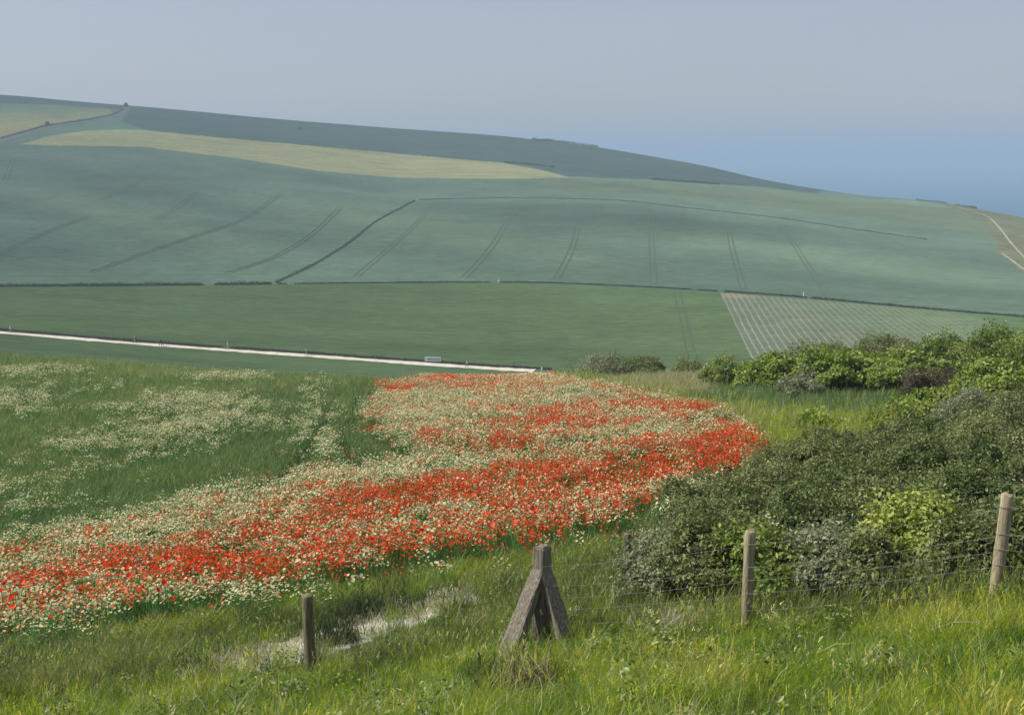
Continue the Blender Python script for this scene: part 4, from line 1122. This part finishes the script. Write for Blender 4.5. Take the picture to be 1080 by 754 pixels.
gap = 0.65*B(440, 472, 80, 11) + 0.35*B(400, 455, 30, 25) + 0.3*B(540, 470, 50, 9) + 0.25*B(60, 640, 90, 10)
edge = 0.6*B(395, 440, 16, 60)
cover = np.clip(1.02 - gap - edge + 1.2*(wob-0.5) + 0.9*(fin-0.5), 0, 1)*(wob > 0.27)
pr = np.clip(0.62*red + 1.6*(big-0.5) + 1.9*(wob-0.5) + 1.3*(fin-0.5) + 0.21, 0.08, 0.88)
u = rng.random(len(P)); live = inP & (rng.random(len(P)) < cover)
isr = live & (u < pr); isd = live & ~isr
tn = 0.2 + 0.5*wob + 0.2*rng.normal(size=len(P))
fs_ = 1 + np.maximum(0, r_-40)/110
scatter('poppies', 'red poppies flowering in drifts across the field', 'poppies', P[isr], f_poppy, m_poppy, tn[isr], ((0.85+0.4*rng.random(len(P)))*fs_)[isr], lean=0.12)
# cream flowers: through the poppies and in patches over the meadow on the left
dm = 0.025 + 1.0*(1.2*B(205, 436, 62, 14, 0) + 0.9*B(140, 464, 60, 13) + 0.30*B(60, 488, 80, 10) + 0.8*B(30, 390, 45, 6) + 0.3*B(60, 410, 50, 6) + 0.5*B(20, 425, 40, 8) + 0.45*B(240, 398, 40, 3)
      + 0.45*B(335, 445, 16, 30) + 0.8*B(100, 550, 120, 8, -10) + 0.65*B(200, 525, 60, 8, -14) + 0.45*B(340, 470, 22, 30) + 0.35*B(20, 520, 60, 15) + 0.015)
mead = ~inpoly(px_, py_, POPPY) & (px_ < 400) & (py_ < np.interp(px_, [-200, 0, 250, 380], [620, 585, 520, 480]))
tl = np.minimum(dpoly(px_, py_, [(376, 492), (362, 462), (370, 430), (378, 404)]), dpoly(px_, py_, [(270, 512), (300, 490), (326, 465), (342, 438), (352, 408)]))
ism = mead & (tl > np.clip(260/r_, 3.5, 8)) & (rng.random(len(P)) < np.clip(0.72*dm*(1+4.5*(wob-0.5)+2.5*(fin-0.5)) - 0.055, 0, 0.6)*np.where(r_ > 60, 0.9, 0.75))
isd = isd & (tl > 5)
al = isd | ism
scatter('daisies', 'cream daisies spread through the poppies and over the meadow', 'daisies', P[al], f_daisy, m_daisy, tn[al], ((0.85+0.4*rng.random(len(P)))*fs_*np.where(ism, 0.9, 1.0))[al], lean=0.12)
# stray poppies in the long grass
P = sample(15.5, 30, lambda r: 8.0); px_, py_ = pix(P); ok = ~inpoly(px_, py_, POPPY) & (px_ < 640) & (py_ < np.interp(px_, [-100, 60, 300, 560, 640], [735, 690, 640, 600, 570])) & (rng.random(len(P)) < 0.75)
P = P[ok]
scatter('stray_poppies', 'single red poppies scattered in the long grass before the field', 'poppies', P, f_poppy1, m_poppy, rng.random(len(P)), 1.0+0.5*rng.random(len(P)), lean=0.2)
# pale dead stems on the bare chalk
m_pale = leaf_material('bleached_stem', [(0.36, 0.34, 0.25), (0.52, 0.49, 0.40), (0.66, 0.64, 0.56)], 'inst', 0.2, 0.0)
g_pale = [proto('bleached_tuft', blades_mesh('bleached_tuft', 22, 0.16, 0.06, 0.26, 0.008, 0.9, 3, (0.7, 1.1), seed=200+i, heads=0.5, headc=(1.1, 1.1, 1.0)), m_pale) for i in range(3)]
P = sample(13, 26, lambda r: 30); px_, py_ = pix(P); jp = fbm(P[:, 0]/1.1, P[:, 1]/1.1, 3)
ok = inpoly(px_ + 20*(jp-0.5), py_ + 12*(jp-0.5), CHALK) & (rolld if False else rng.random(len(P)) < 0.35)
ok |= (np.hypot((px_-705)/22, (py_-655)/10) < 1) & (rng.random(len(P)) < 0.35)
P = P[ok]
scatter('bleached_stems', 'bleached dead stems on the bare chalk streak behind the fence', 'dead stems', P, g_pale, m_pale, rng.random(len(P)), 0.6+0.6*rng.random(len(P)), lean=0.3)

m_stalk = leaf_material('dry_stalk', [(0.30, 0.25, 0.13), (0.46, 0.41, 0.25), (0.62, 0.58, 0.42)], 'inst', 0.25, 0.0)
g_stalk = [proto('dry_stalk', blades_mesh('dry_stalk', 5, 0.16, 0.30, 0.62, 0.0055, 0.7, 4, (0.8, 1.1), seed=240+i, heads=0.8, headc=(1.1, 1.05, 0.95)), m_stalk) for i in range(5)]
P = sample(6, 22, lambda r: 5.5); pn = fbm(P[:, 0]/1.1+7, P[:, 1]/1.1, 3); ok = (pn > 0.50) & (rng.random(len(P)) < 0.8); px_, py_ = pix(P); ok &= ~((px_ > 660) & (rlist(P) > fence_r(P)+0.6)); P = P[ok]
scatter('dry_stalks', 'thin straw coloured stalks and seed heads standing in the grass by the fence', 'dry stalks', P, g_stalk, m_stalk, rng.random(len(P)), 0.6+0.6*rng.random(len(P)), lean=0.35)
m_broad = leaf_material('broad_weed_leaf', [(0.070, 0.110, 0.022), (0.140, 0.200, 0.036), (0.240, 0.270, 0.070)], 'inst', 0.3, 0.04)
def rosette(name, n, seed):
    q = np.random.default_rng(seed); a = q.random(n)*6.283; d = 0.03+0.15*q.random(n)
    c = np.stack([d*np.cos(a), d*np.sin(a), 0.06+0.20*q.random(n)], -1); nn_ = np.stack([np.cos(a)*0.5, np.sin(a)*0.5, np.ones(n)], -1)
    V_, F_, C_ = leaf_cloud(c, nn_, 0.028+0.028*q.random(n), np.repeat(0.7+0.6*q.random((n, 1)), 3, 1), 0.4, 0.6)
    return mesh_np(name, V_, F_, 3, C_)
g_broad = [proto('broad_weed', rosette('broad_weed', 46, 260+i), m_broad) for i in range(5)]
P = sample(6, 21, lambda r: 4.5); pn = fbm(P[:, 0]/0.9+17, P[:, 1]/0.9, 3); ok = pn > 0.53; px_, py_ = pix(P); ok &= ~inpoly(px_, py_, CHALK); P = P[ok]
scatter('broad_weeds', 'broad leaved weeds mixed through the grass along the fence', 'weeds', P, g_broad, m_broad, rng.random(len(P)), 0.7+0.7*rng.random(len(P)), lean=0.25)
# low bramble and nettle cover that fills the slope between the shrubs
m_under = leaf_material('undergrowth_leaf', [(0.050, 0.078, 0.024), (0.110, 0.145, 0.048), (0.180, 0.215, 0.080), (0.260, 0.270, 0.140)], 'inst', 0.3, 0.05)
def leafy(name, n, seed):
    c = np.random.default_rng(seed).normal(size=(n, 3))*np.array([0.24, 0.24, 0.13]) + np.array([0, 0, 0.24]); c[:, 2] = np.abs(c[:, 2])
    V_, F_, C_ = leaf_cloud(c, np.tile([[0, 0, 1.0]], (n, 1)), 0.034+0.03*rng.random(n), np.repeat(0.7+0.6*rng.random((n, 1)), 3, 1), 0.8)
    return mesh_np(name, V_, F_, 3, C_)
g_under = [proto('bramble_spray', leafy('bramble_spray', 150, 300+i), m_under) for i in range(5)]
P = sample(16.5, 62, lambda r: 11.0 if r < 30 else 11.0*(30/r)**1.3, 2, 27.5); px_, py_ = pix(P); r_ = rlist(P)
SLOPE = [(650, 640), (668, 605), (690, 576), (730, 540), (780, 515), (820, 494), (860, 480), (910, 470), (950, 460), (985, 440), (1250, 410), (1250, 640), (1080, 618), (900, 636), (790, 640)]
jp = fbm(P[:, 0]/1.5, P[:, 1]/1.5, 3)
ok = inpoly(px_ + 24*(jp-0.5), py_ + 14*(jp-0.5), SLOPE)
P = P[ok]; jp = jp[ok]
scatter('undergrowth', 'low dull green bramble undergrowth covering the right slope', 'undergrowth', P, g_under, m_under, 0.0+0.8*fbm(P[:, 0]/3, P[:, 1]/3, 3)+0.15*rng.normal(size=len(P)), 0.35+0.9*jp+0.3*rng.random(len(P)), lean=0.35)

# a few single plants that stand out
def clump(label, name, px, r, meshes, m, wide, n, scale, cat):
    g = at(px, r); vsA, fsA, csA = [], [], []; off = 0
    for _ in range(n):
        s = meshes[int(rng.integers(len(meshes)))].data; co = np.empty(len(s.vertices)*3, np.float32); s.vertices.foreach_get('co', co); co = co.reshape(-1, 3)*scale*(0.7+0.6*rng.random())
        ca = np.empty(len(s.vertices)*4, np.float32); s.color_attributes['Col'].data.foreach_get('color', ca)
        a = rng.random()*6.283; rot = np.array([[math.cos(a), -math.sin(a), 0], [math.sin(a), math.cos(a), 0], [0, 0, 1]])
        d = np.array([rng.normal()*wide, rng.normal()*wide, 0]); co = co @ rot.T + d
        co[:, 2] += float(H(g.x+d[0], g.y+d[1])) - g.z
        fi = np.empty(len(s.polygons)*4, np.int32); s.polygons.foreach_get('vertices', fi)
        vsA.append(co); fsA.append(fi+off); csA.append(ca.reshape(-1, 4)[:, :3]); off += len(co)
    o = link(name, mesh_np(name, np.vstack(vsA), np.concatenate(fsA), 4, np.vstack(csA)*m[1]), m[0]); o.location = g
    tag(o, label, cat); return o
m_weed = leaf_material('dark_weed', None, 'geom', 0.3, 0.03)
dkc = np.array([0.030, 0.048, 0.022]); drc = np.array([0.20, 0.17, 0.10]); brn = np.array([0.095, 0.080, 0.040])
clump('dark weed clump right of the lone wooden post', 'weed_clump', 350, 17.5, g_long, (m_weed, dkc), 0.20, 16, 1.05, 'weeds')
clump('larger dark weed clump by the upper end of the bare chalk', 'weed_clump', 380, 19.5, g_long, (m_weed, dkc), 0.26, 18, 1.1, 'weeds')
clump('small dark weed clump left of the braced post on the chalk', 'weed_clump', 430, 19.0, g_long, (m_weed, dkc*1.2), 0.18, 12, 0.85, 'weeds')
clump('dry brown tussock with a dark hollow in the bright grass', 'grass_tussock', 558, 10.4, g_dry, (m_weed, brn*0.42), 0.19, 22, 0.80, 'tussock')  # brown blades darkened so that the clump holds a painted shady hole
clump('brown dead grass heap left of the right fence post', 'grass_tussock', 1000, 12.6, g_dry, (m_weed, brn), 0.16, 7, 0.5, 'tussock')
clump('small brown tussock at the bottom edge left of centre', 'grass_tussock', 378, 9.6, g_dry, (m_weed, brn*1.1), 0.10, 6, 0.5, 'tussock')
clump('pale flowering weed clump in the grass left of the middle post', 'weed_clump', 706, 13.6, g_pale, (m_weed, np.array([0.42, 0.40, 0.30])), 0.15, 7, 1.5, 'weeds')
for lab, px, r, dx in (('forked dry twig lying on the near bank at the right', 1005, 10.4, 0.45), ('bent dry stalk lying in the grass below the middle post', 880, 10.3, 0.3)):
    g = at(px, r); a = Vector((-dx/2, 0, 0.10)); b = Vector((0.02, 0.05, 0.16)); c = Vector((dx/2, -0.03, 0.20)); d = Vector((0.12, 0.1, 0.26)); e = Vector((dx*0.42, 0.05, 0.10))
    vs, fs = tubes([(a, 0.005, b, 0.006), (b, 0.006, c, 0.004), (b, 0.005, d, 0.003), (c, 0.004, e, 0.003)], 4)
    o = link('dry_twig', mesh_np('dry_twig', vs, fs, 4), m_straw); o.location = g; tag(o, lab, 'twig')
